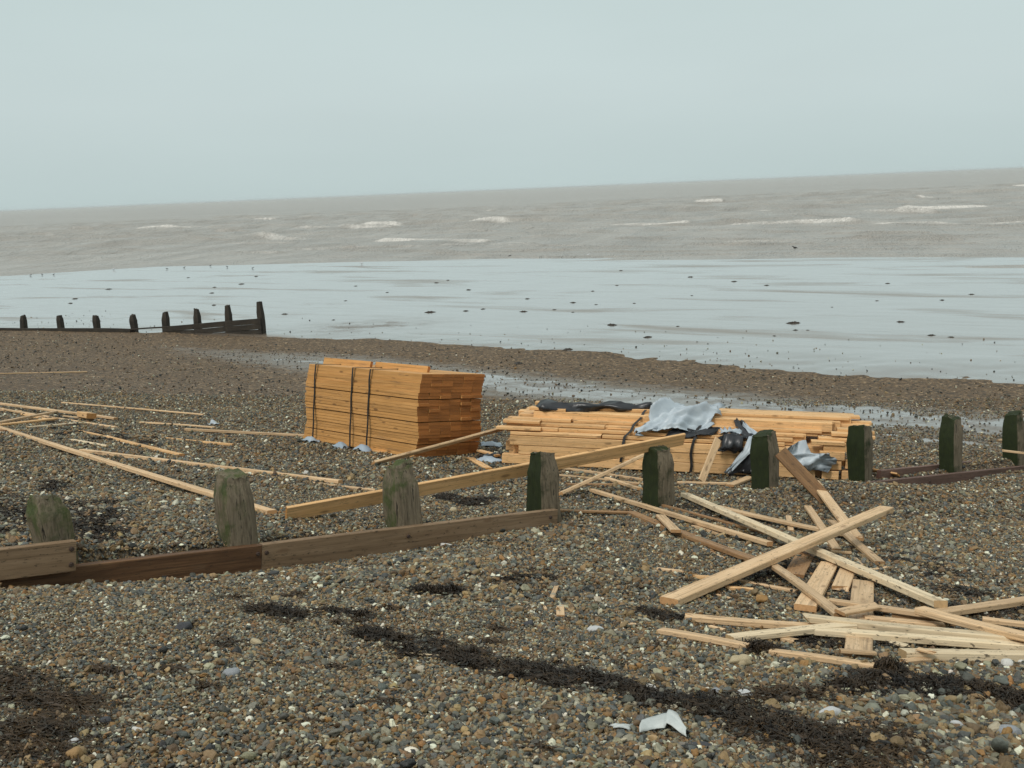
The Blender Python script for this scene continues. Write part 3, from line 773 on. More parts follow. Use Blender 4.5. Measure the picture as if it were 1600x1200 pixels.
plank('pale plank lying at the lower side of the left edge bundle', (43, 668, .02), (126, 661, .02), .075, .04, 0, PINE_PALE, .004)
plank('short plank deep inside the left edge bundle', (36, 647, .04), (74, 656, .03), .10, .04, 0, PINE_SLUMP, 0)
plank('thin lath at the left edge just below the topmost plank', (-14, 641, .03), (34, 642, .03), .05, .03, 0, PINE_LOOSE, 0)
plank('thin lath ending near the orange block of the left edge bundle', (100, 650, .04), (158, 657, .04), .06, .035, 0, PINE_LOOSE, 0)
plank('brown stub of timber cut off by the left edge', (-12, 671, .03), (13, 674, .03), .11, .05, 0, PINE_DULL, 0)
plank('short rounded block of timber standing on the left edge bundle', (128, 647, .13), (143, 650, .13), .19, .12, 0, PINE_SLUMP, 0)

# ------------------------------------------------------------------ strapped square pack
def strip(name, pts, width, thick, mat, side, parent=None):      # a thin band along points, with real thickness
    V, Fc = [], []
    n = len(pts)
    side = Vector(side).normalized()
    for i, p in enumerate(pts):
        p = Vector(p)
        tg = (Vector(pts[min(i + 1, n - 1)]) - Vector(pts[max(i - 1, 0)])).normalized()
        nn = tg.cross(side).normalized()
        for a, b in ((-1, -1), (1, -1), (1, 1), (-1, 1)):
            V.append(p + side * (a * width / 2) + nn * (b * thick / 2))
    for i in range(n - 1):
        for j in range(4):
            k = (j + 1) % 4
            Fc.append((i * 4 + j, i * 4 + k, i * 4 + 4 + k, i * 4 + 4 + j))
    Fc.append((3, 2, 1, 0)); Fc.append(tuple((n - 1) * 4 + j for j in range(4)))
    return link(name, mesh(name, V, Fc, mat), parent)

corner = Vector(hit(648, 716)); far = Vector(hit(477, 688)); rightc = Vector(hit(745, 720))
upn = gnormal(corner.x + .3, corner.y + .7)
ldir = (far - corner); plen = ldir.length + .05
ldir = (ldir - upn * ldir.dot(upn)).normalized()
ddir = upn.cross(ldir)
if ddir.dot(Vector((0, 1, 0))) < 0: ddir = -ddir
PACK = empty('timber_pack', corner, Matrix((ldir, ddir, ldir.cross(ddir))).transposed())
if ldir.cross(ddir).z < 0:
    PACK.matrix_world = Matrix.Translation(corner) @ Matrix((-ldir, ddir, (-ldir).cross(ddir))).transposed().to_4x4()
SG = -1 if ldir.cross(ddir).z < 0 else 1          # local +x or -x points along the pack
tag(PACK, 'tall square pack of orange planks held by three black straps', 'timber stack')
NL, NC, PT, PWD = 26, 6, .042, .19
me_pack = plank_mesh('packed_plank', plen, PWD - .003, PT - .0012, PINE_PACK, 0, bev=.0018)
me_short = plank_mesh('packed_plank', plen * .48, .115, PT - .0012, PINE_PACK, 0, bev=.0018)
zz = 0.0
rp = random.Random(3)
lay = []
for L_ in range(NL):
    gap = .012 if L_ in (4, 11, 18) else 0
    zz += gap
    lay.append(zz)
    bulge = .006 * math.sin(L_ / NL * 7.0) + (.03 if L_ > 5 else -.012 * (5 - L_)) + .0025 * L_
    for c in range(NC):
        edge = c in (0, NC - 1) or L_ >= NL - 2
        lx = plen / 2 - bulge * .8 - rp.choice([0, 0, 0, .002, -.003, .004, -.003, .02]) * (1.3 if .3 * NL < L_ < .75 * NL else .5)
        o = link('packed_plank', me_pack, PACK, Matrix.Translation((SG * lx, PWD * (c + .5) + rp.uniform(-.003, .003) + (rp.uniform(-.004, .003) if c == 0 else 0) + .03 * math.sin(L_ / NL * 6 + 1), zz + PT / 2)) @ Matrix.Rotation(rp.uniform(-.002, .002), 4, 'Z'))
    zz += PT
ptop = zz
for k, (f0, f1, cc) in enumerate(((.60, 1.06, 2), (.13, .59, 2))):       # two loose boards on the far side of the top
    o = link('top_plank', me_short, PACK, Matrix.Translation((SG * plen * (f0 + f1) / 2, PWD * (cc + .3 + .25 * k), ptop + .030 - .004 * k)) @ Matrix.Rotation(SG * .05, 4, 'Z') @ Matrix.Rotation(math.radians(78), 4, 'X'))
for f_ in (.885, .535, .385):
    x_ = SG * plen * f_
    wv = rp.uniform(-.02, .02)
    pts = [(x_, PWD * NC + .012, .02), (x_, PWD * NC + .012, ptop + .006), (x_, PWD * 3, ptop + .012), (x_ + wv, -.03, ptop + .006)]
    pts += [(x_ + wv * (1 - q / 8) + .006 * math.sin(q * 2 + f_ * 9), -.040, ptop * (1 - q / 8)) for q in range(1, 9)]
    strip('strap', pts, .03, .006, STRAP, (1, 0, 0), PACK)
pm = PACK.matrix_world
def crumple(name, P, thick, mat, seed=0, amp=.02, ragged=.03):
    """P: (n,k,3) grid of points of a sheet; folds are added and the sheet gets thickness"""
    P = np.array(P, float)
    n, k = P.shape[:2]
    r = np.random.default_rng(seed)
    e1 = np.gradient(P, axis=0); e2 = np.gradient(P, axis=1)
    nn = np.cross(e1, e2); nn /= np.linalg.norm(nn, axis=2, keepdims=True) + 1e-9
    u, v = np.meshgrid(np.linspace(0, 1, n), np.linspace(0, 1, k), indexing='ij')
    f = np.zeros((n, k))
    for _ in range(9):
        a = r.uniform(0, 6.28); kk = r.uniform(5, 22)
        f += np.abs(np.sin(kk * (u * math.cos(a) + v * math.sin(a)) + r.uniform(0, 6))) / (kk ** .5)
    f = (f - f.mean()) * amp * .8
    g = np.zeros((n, k))
    for _ in range(4):
        a = r.uniform(0, 6.28); kk = r.uniform(4, 9)
        g += 1 - np.abs(np.sin(kk * (u * math.cos(a) + v * math.sin(a) + .15 * np.sin(4 * v + a)) + r.uniform(0, 6))) ** .7
    f = f + (g - g.mean()) * amp * .9
    P = P + nn * f[..., None]
    def sm(m):
        kn = max(3, m // 4)
        return (np.interp(np.linspace(0, kn - 1, m), np.arange(kn), r.normal(0, ragged * 1.8, kn)) + r.normal(0, ragged * .2, m))[:, None]
    for ed in (0, -1):
        P[ed] += sm(k) * (P[ed] - P[1 if ed == 0 else -2]) / (np.linalg.norm(P[ed] - P[1 if ed == 0 else -2], axis=1, keepdims=True) + 1e-9)
        P[:, ed] += sm(n) * (P[:, ed] - P[:, 1 if ed == 0 else -2]) / (np.linalg.norm(P[:, ed] - P[:, 1 if ed == 0 else -2], axis=1, keepdims=True) + 1e-9)
    V = np.concatenate([(P + nn * thick / 2).reshape(-1, 3), (P - nn * thick / 2).reshape(-1, 3)])
    Fc = []
    h = n * k
    for i in range(n - 1):
        for j in range(k - 1):
            a = i * k + j
            Fc.append((a, a + 1, a + k + 1, a + k)); Fc.append((h + a, h + a + k, h + a + k + 1, h + a + 1))
    rim = [i for i in range(k)] + [i * k + k - 1 for i in range(1, n)] + [(n - 1) * k + j for j in range(k - 2, -1, -1)] + [i * k for i in range(n - 2, 0, -1)]
    for q in range(len(rim)):
        a, b = rim[q], rim[(q + 1) % len(rim)]
        Fc.append((b, a, h + a, h + b))
    return mesh(name, V, Fc, mat, True)
def blob_sheet(name, c, du, dv, mat, label, seed, nu=9, nv=9, lift=.05):
    """a small crumpled scrap lying on the ground round point c"""
    G = np.zeros((nu, nv, 3))
    du = np.array(du); dv = np.array(dv)
    for i in range(nu):
        for j in range(nv):
            p = np.array(c) + du * (i / (nu - 1) - .5) + dv * (j / (nv - 1) - .5)
            z = float(ground_h(p[0], p[1]))
            q = (1 - (2 * i / (nu - 1) - 1) ** 2) * (1 - (2 * j / (nv - 1) - 1) ** 2)
            G[i, j] = (p[0], p[1], z + .02 + lift * q)
    return tag(link(name, crumple(name, G, .004, mat, seed, min(.02, .1 * np.linalg.norm(du)), min(.02, .08 * np.linalg.norm(du)))), label, 'plastic scrap', 'torn plastic wrapping')
for f_, lab, sd_, wd in ((.885, 'grey blue film scrap under the leftmost strap of the square pack', 1, .28), (.60, 'grey blue film scrap under the middle strap of the square pack', 2, .30), (.40, 'grey blue film scrap under the strap nearest the front corner of the square pack', 3, .34)):
    c = pm @ Vector((SG * (plen * f_ - .03), -.10, 0))
    lx_ = pm.to_3x3() @ Vector((wd, 0, 0)); ly_ = pm.to_3x3() @ Vector((0, .16, 0))
    blob_sheet('plastic_scrap', c, lx_, ly_, BLUEP, lab, sd_, lift=.07)

# ------------------------------------------------------------------ strewn low stack
A_ = Vector(hit(782, 724)); B_ = Vector(hit(1330, 752))
lv = (B_ - A_); SL = lv.length; lv.normalize()
un = gnormal((A_.x + B_.x) / 2, (A_.y + B_.y) / 2 + .5)
un = (un * .6 + Vector((0, 0, 1)) * .4).normalized(); un = (un - lv * un.dot(lv)).normalized()
dv_ = un.cross(lv).normalized()
STACK = empty('timber_stack', A_, Matrix((lv, dv_, un)).transposed())
tag(STACK, 'long low stack of slumped pale planks half wrapped in torn plastic', 'timber stack')
sm_ = STACK.matrix_world
def lpos(px): return (px - 782) / (1330 - 782) * SL
rs = random.Random(11)
EW, ET, FWD_, FT = .125, .05, .155, .045
BASE = 3 * EW + .008
pool = {}
def stack_mesh(ln, w, t):
    k = (round(ln, 1), w)
    if k not in pool: pool[k] = plank_mesh('stacked_plank', k[0], w - .004, t - .004, PINE_SLUMP, 0)
    return pool[k], k[0]
def put(l0, l1, d, z, w, t, rot=(0, 0, 0)):
    me, ln = stack_mesh(l1 - l0, w, t)
    link('stacked_plank', me, STACK, Matrix.Translation(((l0 + l1) / 2, d, z)) @ Matrix.Rotation(rot[2], 4, 'Z') @ Matrix.Rotation(rot[0], 4, 'X') @ Matrix.Rotation(rot[1], 4, 'Y'))
# lower courses: planks on edge, staggered ends
for r_ in range(3):
    for c in range(7):
        d = .07 + c * .16
        rights = [4.0, 4.1, 3.9][r_] if c == 0 else SL - rs.uniform(.0, .35)
        lefts = [.02, .22, .12][r_] if c == 0 else rs.uniform(0, .25)
        if c == 0:
            cut = rs.uniform(1.4, 3.0)
            put(lefts, cut - .01, d + rs.uniform(-.012, .012), .005 + (r_ + .5) * EW, .135, EW, (0, 0, 0))
            put(cut + .01, rights, d + rs.uniform(-.012, .012), .005 + (r_ + .5) * EW, .135, EW, (0, 0, 0))
        else:
            put(lefts, rights, d, .005 + (r_ + .5) * EW, .155, EW)
# front short ends at the lower right
for l0, l1, d, z in ((4.05, 4.38, .10, .30), (4.10, 4.30, .08, .06), (4.36, 4.62, .12, .06), (4.02, 4.34, .10, .18), (4.40, 4.66, .16, .19), (4.12, 4.50, .14, .40)):
    put(l0, l1, d, z, .14, .11)
# upper courses: flat planks slipping back like stairs
right_px = [1228, 1243, 1262, 1288, 1306, 1312, 1326]
left_px = [800, 776, 812, 790, 826, 842, 900]
NF = 7
for r_ in range(NF):
    for c in range(7):
        d = .035 + r_ * .118 + FWD_ * (c + .5)
        if d > 1.25: continue
        z = BASE + (r_ + .5) * FT
        l0, l1 = lpos(left_px[r_]) + rs.uniform(-.03, .03), lpos(right_px[r_]) + rs.uniform(-.04, .04)
        if c: l0 += rs.uniform(-.05, .12); l1 = min(l1 + rs.uniform(0.0, .2), 4.62 + .02 * c)
        if c == 0 and r_ in (0, 1, 2, 3):
            cut = l0 + rs.uniform(.7, 1.9)
            put(l0, cut, d - .012, z + .003, FWD_, FT, (rs.uniform(-.03, .03), 0, rs.uniform(-.004, .004)))
            put(cut + .02, l1, d + .01, z, FWD_, FT, (rs.uniform(-.03, .03), 0, 0))
        else:
            put(l0, l1, d, z + rs.uniform(-.002, .002), FWD_, FT, (rs.uniform(-.02, .02), 0, rs.uniform(-.003, .003)))
# protruding ends fanned out at the right and left
for l0, l1, d, z, rz in ((4.05, 4.55, .24, .47, .02), (4.2, 4.62, .30, .53, 0), (4.28, 4.70, .42, .57, -.03), (3.96, 4.36, .12, .44, .02), (4.3, 4.70, .62, .54, -.04), (4.3, 4.74, .78, .58, -.05), (4.35, 4.76, .92, .60, -.06),
                         (4.3, 4.74, .55, .40, -.03), (4.3, 4.78, .75, .44, -.04), (4.3, 4.8, .95, .47, -.05), (4.35, 4.76, .7, .28, 0),
                         (-.06, .5, .12, .45, .03), (.0, .45, .30, .52, 0), (.30, .75, .60, .66, -.04), (.32, .7, .8, .71, 0)):
    put(l0, l1, d, z + .012, .15, FT, (rs.uniform(-.05, .05), rs.uniform(-.02, .02), rz))
def surf(l, q, lift=.0):             # q runs up the front face, then back over the stepped top
    if q < BASE: d, z = -.012, q
    else:
        d = (q - BASE) * .925; z = BASE + d / .118 * FT + .03
        if z > BASE + NF * FT + .01: z = BASE + NF * FT + .01
        d += .0
    if q < BASE: return np.array((l, d - lift, z))
    return np.array((l, d - lift * .4, z + lift))
def swrld(p): return np.array(sm_ @ Vector(p))
for l_, q0, q1, sk in ((lpos(978), .10, 1.15, .26), (lpos(1088), .02, 1.05, .14), (lpos(1166), .05, .30, .1)):
    pts = [surf(l_ + sk * max(0, (i / 14) * (q1 - q0) + q0 - .2) + .012 * math.sin(i * 1.3), q0 + (q1 - q0) * i / 14, .012) for i in range(15)]
    strip('strap', pts, .035, .006, STRAP, (1, .2, 0), STACK)
def sheet(label, corners, mat, seed, lift, n=16, k=16, amp=.03, ragged=.04, sag=0.0, cat='plastic sheet'):
    """corners: four (l, q) in order round the sheet"""
    c = [np.array(a, float) for a in corners]
    G = np.zeros((n, k, 3))
    for i in range(n):
        for j in range(k):
            a, b = i / (n - 1), j / (k - 1)
            lq = (c[0] * (1 - a) + c[1] * a) * (1 - b) + (c[3] * (1 - a) + c[2] * a) * b
            G[i, j] = swrld(surf(lq[0], lq[1], lift + sag * math.sin(a * 3.14) * math.sin(b * 3.14)))
    return tag(link('plastic_sheet', crumple('plastic_sheet', G, .004, mat, seed, amp, ragged)), label, cat, 'torn plastic wrapping')
# rolled black film along the back of the top
def roll_film(label, path, r0, mat, seed):
    V, Fc = [], []
    r = random.Random(seed)
    n = len(path); K = 12
    for i, p in enumerate(path):
        tg = Vector(path[min(i + 1, n - 1)]) - Vector(path[max(i - 1, 0)]); tg.normalize()
        s1 = tg.cross(Vector((0, 0, 1))).normalized(); s2 = s1.cross(tg)
        rr = r0 * (.75 + .4 * math.sin(i * .9) * r.random() + .2 * r.random()) * (.45 if i in (0, n - 1) else 1.15 - .65 * i / n)
        for j in range(K):
            a = j / K * 6.283
            k_ = rr * (1 + .28 * math.sin(3 * a + i * .5) + .18 * r.uniform(-1, 1))
            V.append(Vector(p) + s1 * math.cos(a) * k_ * 1.5 + s2 * math.sin(a) * k_)
    for i in range(n - 1):
        for j in range(K):
            Fc.append((i * K + j, i * K + (j + 1) % K, (i + 1) * K + (j + 1) % K, (i + 1) * K + j))
    Fc.append(tuple(range(K - 1, -1, -1))); Fc.append(tuple((n - 1) * K + j for j in range(K)))
    return tag(link('plastic_film', mesh('plastic_film', V, Fc, mat, True)), label, 'plastic sheet', 'torn plastic wrapping')
ZT = BASE + NF * FT
roll_film('rolled black film lying along the back left top of the strewn stack', [swrld((lpos(826) + i * .070, .60 + .02 * math.sin(i) + .012 * i, ZT - .03 + .015 * math.sin(i * .6) + .003 * i)) for i in range(23)], .088, BLACKP, 4)
sheet('crumpled silver sheet over the middle top of the strewn stack', [(1.76, .44), (2.70, .62), (2.82, 1.26), (1.96, 1.06)], SILVER, 5, .07, 46, 42, .085, .03, .06)
sheet('black torn underside of film below the crumpled silver sheet', [(2.16, .36), (2.66, .50), (2.90, .78), (2.20, .60)], BLACKP, 6, .02, 12, 12, .03, .05)
sheet('black film strip hanging from the silver sheet down to the right', [(2.98, .95), (3.10, .95), (3.34, .38), (3.14, .42)], BLACKP, 8, .03, 14, 8, .03, .02)
sheet('silver strip twisted along the black film strip', [(3.10, .80), (3.17, .80), (3.42, .36), (3.33, .34)], SILVER, 18, .05, 14, 6, .03, .01)
sheet('black pouch of film bulging at the middle of the strewn stack', [(2.80, .30), (3.10, .32), (3.16, .50), (2.86, .46)], BLACKP, 9, .05, 12, 12, .03, .03, .07)
sheet('small silver fold on the black pouch of film', [(2.82, .46), (3.10, .44), (3.14, .56), (2.88, .54)], SILVER, 19, .08, 10, 8, .03, .02, .03)
sheet('black triangular flap of film hanging left of the sixth post', [(2.95, .02), (3.36, .0), (3.38, .36), (3.26, .40)], BLACKP, 10, .05, 14, 14, .03, .03)
sheet('silver edge of the triangular flap left of the sixth post', [(2.88, .03), (2.96, .01), (3.32, .40), (3.22, .42)], SILVER, 20, .075, 12, 6, .025, .01)
sheet('silver fold hanging down the right side of the triangular flap', [(3.30, .0), (3.40, .0), (3.44, .40), (3.26, .42)], SILVER, 21, .085, 12, 7, .03, .015)
sheet('silver sheet pinched between planks right of the sixth post', [(3.62, .18), (4.10, .16), (4.22, .36), (3.66, .36)], SILVER, 11, .04, 16, 12, .04, .04, .03)
for lab, px, py, wd, dp, m_, sd_ in (('grey blue film lying flat between the two stacks', 766, 698, .34, .30, BLUEP, 31), ('dark film scrap in the shade between the two stacks', 770, 716, .3, .2, BLACKP, 32), ('grey film strip beside the dark scrap between the stacks', 768, 722, .36, .12, BLUEP, 33),
                               ('tiny pale film scrap beside the thin planks left of the pack', 334, 664, .14, .08, SILVER, 34)):
    c = hit(px, py)
    blob_sheet('plastic_scrap', c, (wd, -.05, 0), (.04, dp, 0), m_, lab, sd_, lift=.05)

# ------------------------------------------------------------------ near groyne
POSTS = [(75, 775, .235, 0), (365, 741, .255, 0), (627, 725, .265, 0), (847, 708, .255, 1), (1027, 698, .275, 1), (1195, 677, .275, 1), (1345, 664, .265, 1), (1488, 652, .25, 1), (1588, 645, .27, 1)]
def line_at(px, py):                 # where the groyne line crosses the upright plane of an image column
    d = ray(px, py); n2 = np.array([d[1], -d[0]])
    k = -(G0 @ n2) / (GD @ n2)
    p = G0 + GD * k
    lam = (p @ d[:2]) / (d[:2] @ d[:2])
    return p, EYE[2] + lam * d[2]
GROYNE = empty('timber_groyne', (G0[0], G0[1], float(ground_h(*G0))))
tag(GROYNE, 'near weathered groyne of green posts and low boards crossing the shingle', 'groyne')
g0 = Vector(GROYNE.location)
ang = math.atan2(GD[1], GD[0])
def post_mesh(name, h, w, mat, seed, chamfer=.55, NR=16):
    r = random.Random(seed)
    K = 20
    V, Fc = [], []
    gx = [r.uniform(-1, 1) for _ in range(K)]
    top = [.0, .35, .62, .70, .78, .86, .93, .97, .985, 1.0]
    zs = [-1.0 * .6 + 0] + [h * t_ for t_ in top]
    for i, z in enumerate(zs):
        f = max(0, z / h)
        sc = 1.0 - .05 * math.sin(f * 4 + seed)
        if f > .70: sc *= 1 - min(1, (f - .70) / .27) * (1 - chamfer)
        if f >= .999: sc *= .93
        for j in range(K):
            a = (j + .5) / K * 6.283185
            ca, sa = math.cos(a), math.sin(a)
            rad = (abs(ca) ** 11 + abs(sa) ** 11) ** (-1 / 11)
            groove = 1 - (.05 + .07 * (j % 7 == seed % 7)) * max(0, gx[j]) * (1 + .3 * math.sin(z * 9 + j))
            cx = .012 * math.sin(z * 5 + seed) + f * .02 * math.sin(seed * 3)
            V.append((ca * rad * w / 2 * sc * groove + cx + r.gauss(0, .003), sa * rad * w / 2 * sc * groove + r.gauss(0, .003), z + (r.gauss(0, .009) + .09 * w * math.sin(a + seed * 2.1) if f > .9 else 0)))
    for i in range(len(zs) - 1):
        for j in range(K):
            k = (j + 1) % K
            Fc.append((i * K + j, i * K + k, (i + 1) * K + k, (i + 1) * K + j))
    n = len(V)
    top_i = (len(zs) - 1) * K
    cxm = sum(v[0] for v in V[top_i:]) / K; cym = sum(v[1] for v in V[top_i:]) / K
    V.append((cxm, cym, h - .004))
    for j in range(K):
        Fc.append((top_i + j, top_i + (j + 1) % K, n))
    me = mesh(name, V, Fc, mat, True)
    me.set_sharp_from_angle(angle=math.radians(33))
    return me
for i, (px, py, w, dk_) in enumerate(POSTS):
    p, zt = line_at(px, py)
    gz = float(ground_h(p[0], p[1]))
    lean = Matrix.Rotation(random.uniform(-.05, .05), 4, 'X') @ Matrix.Rotation(random.uniform(-.04, .04), 4, 'Y') @ Matrix.Rotation(random.uniform(-.12, .12), 4, 'Z')
    Mx = Matrix.Translation(Vector((p[0], p[1], gz)) - g0) @ Matrix.Rotation(ang, 4, 'Z') @ lean
    o = link('post', post_mesh('post', zt - gz, w * .9, POST_DARK if dk_ else POST_PALE, i + 2, [.68, .78, .72, .74, .72, .78, .84, .84, .82][i]), GROYNE, Mx)
def board_px(a, b, hgt, thick, off, mat, bolts=(), name='board'):
    """a, b: pixels of the top edge's two ends; the board stands on the groyne line, off metres to the camera side"""
    pa, za = line_at(*a); pb, zb = line_at(*b)
    A = Vector((pa[0], pa[1], za - hgt / 2)) + Vector((GN[0], GN[1], 0)) * off
    B = Vector((pb[0], pb[1], zb - hgt / 2)) + Vector((GN[0], GN[1], 0)) * off
    Mx = frame_from(A, B, Vector((0, 0, 1)))
    Mx = Mx @ Matrix.Rotation(math.radians(90), 4, 'X')
    Mx.translation -= g0
    o = link(name, plank_mesh(name, (B - A).length, hgt, thick, mat, .006, seed=int(a[0])), GROYNE, Mx)
    for bx_, bz_ in bolts:
        V, Fc = [], []
        for j in range(8):
            a_ = j / 8 * 6.283
            V.append((math.cos(a_) * .017, math.sin(a_) * .017, 0)); 
        V += [(v[0] * .75, v[1] * .75, .014) for v in V[:8]]
        Fc = [(j, (j + 1) % 8, 8 + (j + 1) % 8, 8 + j) for j in range(8)] + [tuple(range(8, 16))]
        link('bolt', mesh('bolt', V, Fc, IRON), o, Matrix.Translation(((B - A).length * (bx_ - .5), bz_, thick / 2 * BS)) @ Matrix.Rotation(0 if BS > 0 else math.pi, 4, 'X'))
    return o
BS = 1
board_px((-75, 852), (96, 834), .195, .06, .20, WEATHERED, ((.955, .05), (.955, -.05)))
board_px((-70, 897), (388, 845), .30, .06, .135, WETBROWN, ((.985, .09),))
board_px((389.5, 844), (850, 791), .245, .06, .135, WEATHERED, ((.012, .06), (.44, .05), (.97, .06)))
board_px((853, 812), (1085, 802), .2, .06, .135, WEATHERED)
board_px((1087, 800), (1300, 755), .2, .06, .135, WEATHERED)
board_px((1300, 752), (1700, 712), .24, .06, .20, REDWOOD, ((.25, .05),))
board_px((1390, 738), (1700, 705), .2, .06, -.155, REDWOOD)

# ------------------------------------------------------------------ far groyne
F0 = np.array(hit(35, 516)); F1 = np.array(hit(408, 521))
FDr = (F1 - F0)[:2]; FDr /= np.linalg.norm(FDr)
def fline(px, py):
    d = ray(px, py); n2 = np.array([d[1], -d[0]])
    k = -(F0[:2] @ n2) / (FDr @ n2)
    p = F0[:2] + FDr * k
    lam = (p @ d[:2]) / (d[:2] @ d[:2])
    return p, EYE[2] + lam * d[2]
FAR = empty('timber_groyne', F0)
tag(FAR, 'distant black groyne with eight posts at the edge of the wet sand', 'groyne')
f0 = Vector(F0)
fang = math.atan2(FDr[1], FDr[0])
fp = [(35, 493), (93, 493), (149, 493), (208, 492), (257.5, 487.5), (307, 482.5), (355, 477), (406, 471.5)]
for i, (px, py) in enumerate(fp):
    p, zt = fline(px, py)
    gz = float(ground_h(p[0], p[1])) - .1
    link('post', post_mesh('post', zt - gz, .235, FAR_WOOD, 30 + i, .72), FAR, Matrix.Translation(Vector((p[0], p[1], gz)) - f0) @ Matrix.Rotation(fang, 4, 'Z'))
fb = [(-30, 511.5, .22, 1), (35, 512, .24, 1), (93, 512, .24, 1), (149, 512, .22, 1), (208, 513.0, .06, 1), (257.5, 509.5, .21, 2), (307, 505.5, .21, 3), (355, 501, .21, 3), (411, 496.5, 0, 0)]
for i in range(len(fb) - 1):
    (xa, ya, hh, nb), (xb, yb) = fb[i], fb[i + 1][:2]
    pa, za = fline(xa, ya); pb, zb = fline(xb, yb)
    for q in range(nb):
        A = Vector((pa[0], pa[1], za - hh * (q + .5))) + Vector((FDr[1], -FDr[0], 0)) * .15
        B = Vector((pb[0], pb[1], zb - hh * (q + .5))) + Vector((FDr[1], -FDr[0], 0)) * .15
        if q == nb - 1 and nb > 1: B.z -= .02
        Mx = frame_from(A, B, Vector((0, 0, 1))) @ Matrix.Rotation(math.radians(90), 4, 'X')
        Mx.translation -= f0
        link('board', plank_mesh('board', (B - A).length - .01, hh - .003, .07, FAR_WOOD, .012, seed=i * 5 + q), FAR, Mx)

# ------------------------------------------------------------------ seaweed
def weed_mesh(name, P, R, n, mat, ln=(.06, .2), wid=(.004, .010), hgt=.05):
    """n curly flat strands around points P with radius R (arrays), draped on the ground"""
    r = rng
    k = r.integers(0, len(P), n)
    ang_ = r.uniform(0, 6.283, n); rad = np.sqrt(r.uniform(0, 1, n)) * R[k]
    x = P[k, 0] + np.cos(ang_) * rad; y = P[k, 1] + np.sin(ang_) * rad
    env = np.clip(1 - (rad / R[k]) ** 2, .05, 1)
    h0 = r.uniform(0, 1, n) * hgt * env
    dirn = r.uniform(0, 6.283, n); step = r.uniform(*ln, n) / 5
    w = r.uniform(*wid, n)
    V = np.zeros((n, 6, 2, 3))
    cx, cy = x.copy(), y.copy()
    for i in range(6):
        z = ground_h(cx, cy) + .006 + h0 * (1 + .5 * np.sin(i * 1.3 + k)) + r.uniform(0, .008, n)
        sx, sy = -np.sin(dirn) * w / 2, np.cos(dirn) * w / 2
        tilt = r.uniform(-.7, .7, n) * w
        V[:, i, 0] = np.stack([cx - sx, cy - sy, z - tilt], 1); V[:, i, 1] = np.stack([cx + sx, cy + sy, z + tilt], 1)
        dirn = dirn + r.normal(0, .55, n)
        cx = cx + np.cos(dirn) * step; cy = cy + np.sin(dirn) * step
    base = (np.arange(n) * 12)[:, None] + (np.arange(5) * 2)[None, :]
    q = np.stack([base, base + 1, base + 3, base + 2], -1).reshape(-1, 4)
    me = bpy.data.meshes.new(name)
    me.vertices.add(n * 12); me.vertices.foreach_set('co', V.reshape(-1).astype(np.float32))
    me.loops.add(len(q) * 4); me.loops.foreach_set('vertex_index', q.reshape(-1).astype(np.int32))
    me.polygons.add(len(q)); me.polygons.foreach_set('loop_start', (np.arange(len(q)) * 4).astype(np.int32))
    me.materials.append(mat)
    me.update(calc_edges=True); me.validate()
    return me
def weed_points(pts):               # pts: (px, py, radius m)
    P = np.array([hit(a, b)[:2] for a, b, c in pts]); R = np.array([c for *_, c in pts], float)
    return P, R
def path_pts(p, step=12, jit=(10, 5)):
    out = []
    for (x0, y0, r0), (x1, y1, r1) in zip(p[:-1], p[1:]):
        n = max(2, int(math.hypot(x1 - x0, y1 - y0) / step))
        for i in range(n):
            f = i / n
            out.append((x0 + (x1 - x0) * f + random.gauss(0, jit[0]), y0 + (y1 - y0) * f + random.gauss(0, jit[1]), (r0 + (r1 - r0) * f) * random.uniform(.6, 1.25)))
    return out
line1 = path_pts([(375, 948, .06), (430, 962, .07), (490, 970, .05)]) + path_pts([(520, 965, .05), (580, 990, .05), (640, 1015, .08), (720, 1028, .10), (780, 1045, .10), (850, 1065, .13), (950, 1075, .16), (1030, 1100, .17), (1130, 1115, .18), (1200, 1130, .19), (1250, 1155, .17), (1330, 1160, .15)], 8, (12, 7))
line1 = [q for i, q in enumerate(line1) if (math.sin(q[0] * .045) + math.sin(q[0] * .11 + 1)) > (-.1 if q[0] < 760 else -1.0)]
line1 = [(a, b, c * random.choice([.3, .45, .6, .85])) for a, b, c in line1]
P, R = weed_points(line1)
tag(link('seaweed', weed_mesh('seaweed', P, R, 7600, WEED, (.04, .14), (.0015, .006), .03)), 'dark wrack line of tangled seaweed running across the foreground pebbles', 'seaweed', None, 'stuff')
P, R = weed_points(path_pts([(1180, 1130, .14), (1300, 1185, .2), (1400, 1150, .10), (1330, 1195, .25)], 8, (25, 12)) + path_pts([(1180, 1085, .05), (1300, 1090, .07)], 10))
tag(link('seaweed', weed_mesh('seaweed', P, R, 3800, WEED_BROWN, (.04, .14), (.0015, .006), .025)), 'brown seaweed spread over the pebbles at the bottom right', 'seaweed', None, 'stuff')
P, R = weed_points(path_pts([(0, 1060, .07), (110, 1100, .12), (60, 1180, .16), (0, 1150, .14)], 8, (20, 12)))
tag(link('seaweed', weed_mesh('seaweed', P, R, 1100, WEED_BROWN, (.05, .16), (.0015, .005), .014)), 'brown seaweed strewn at the bottom left corner', 'seaweed', None, 'stuff')
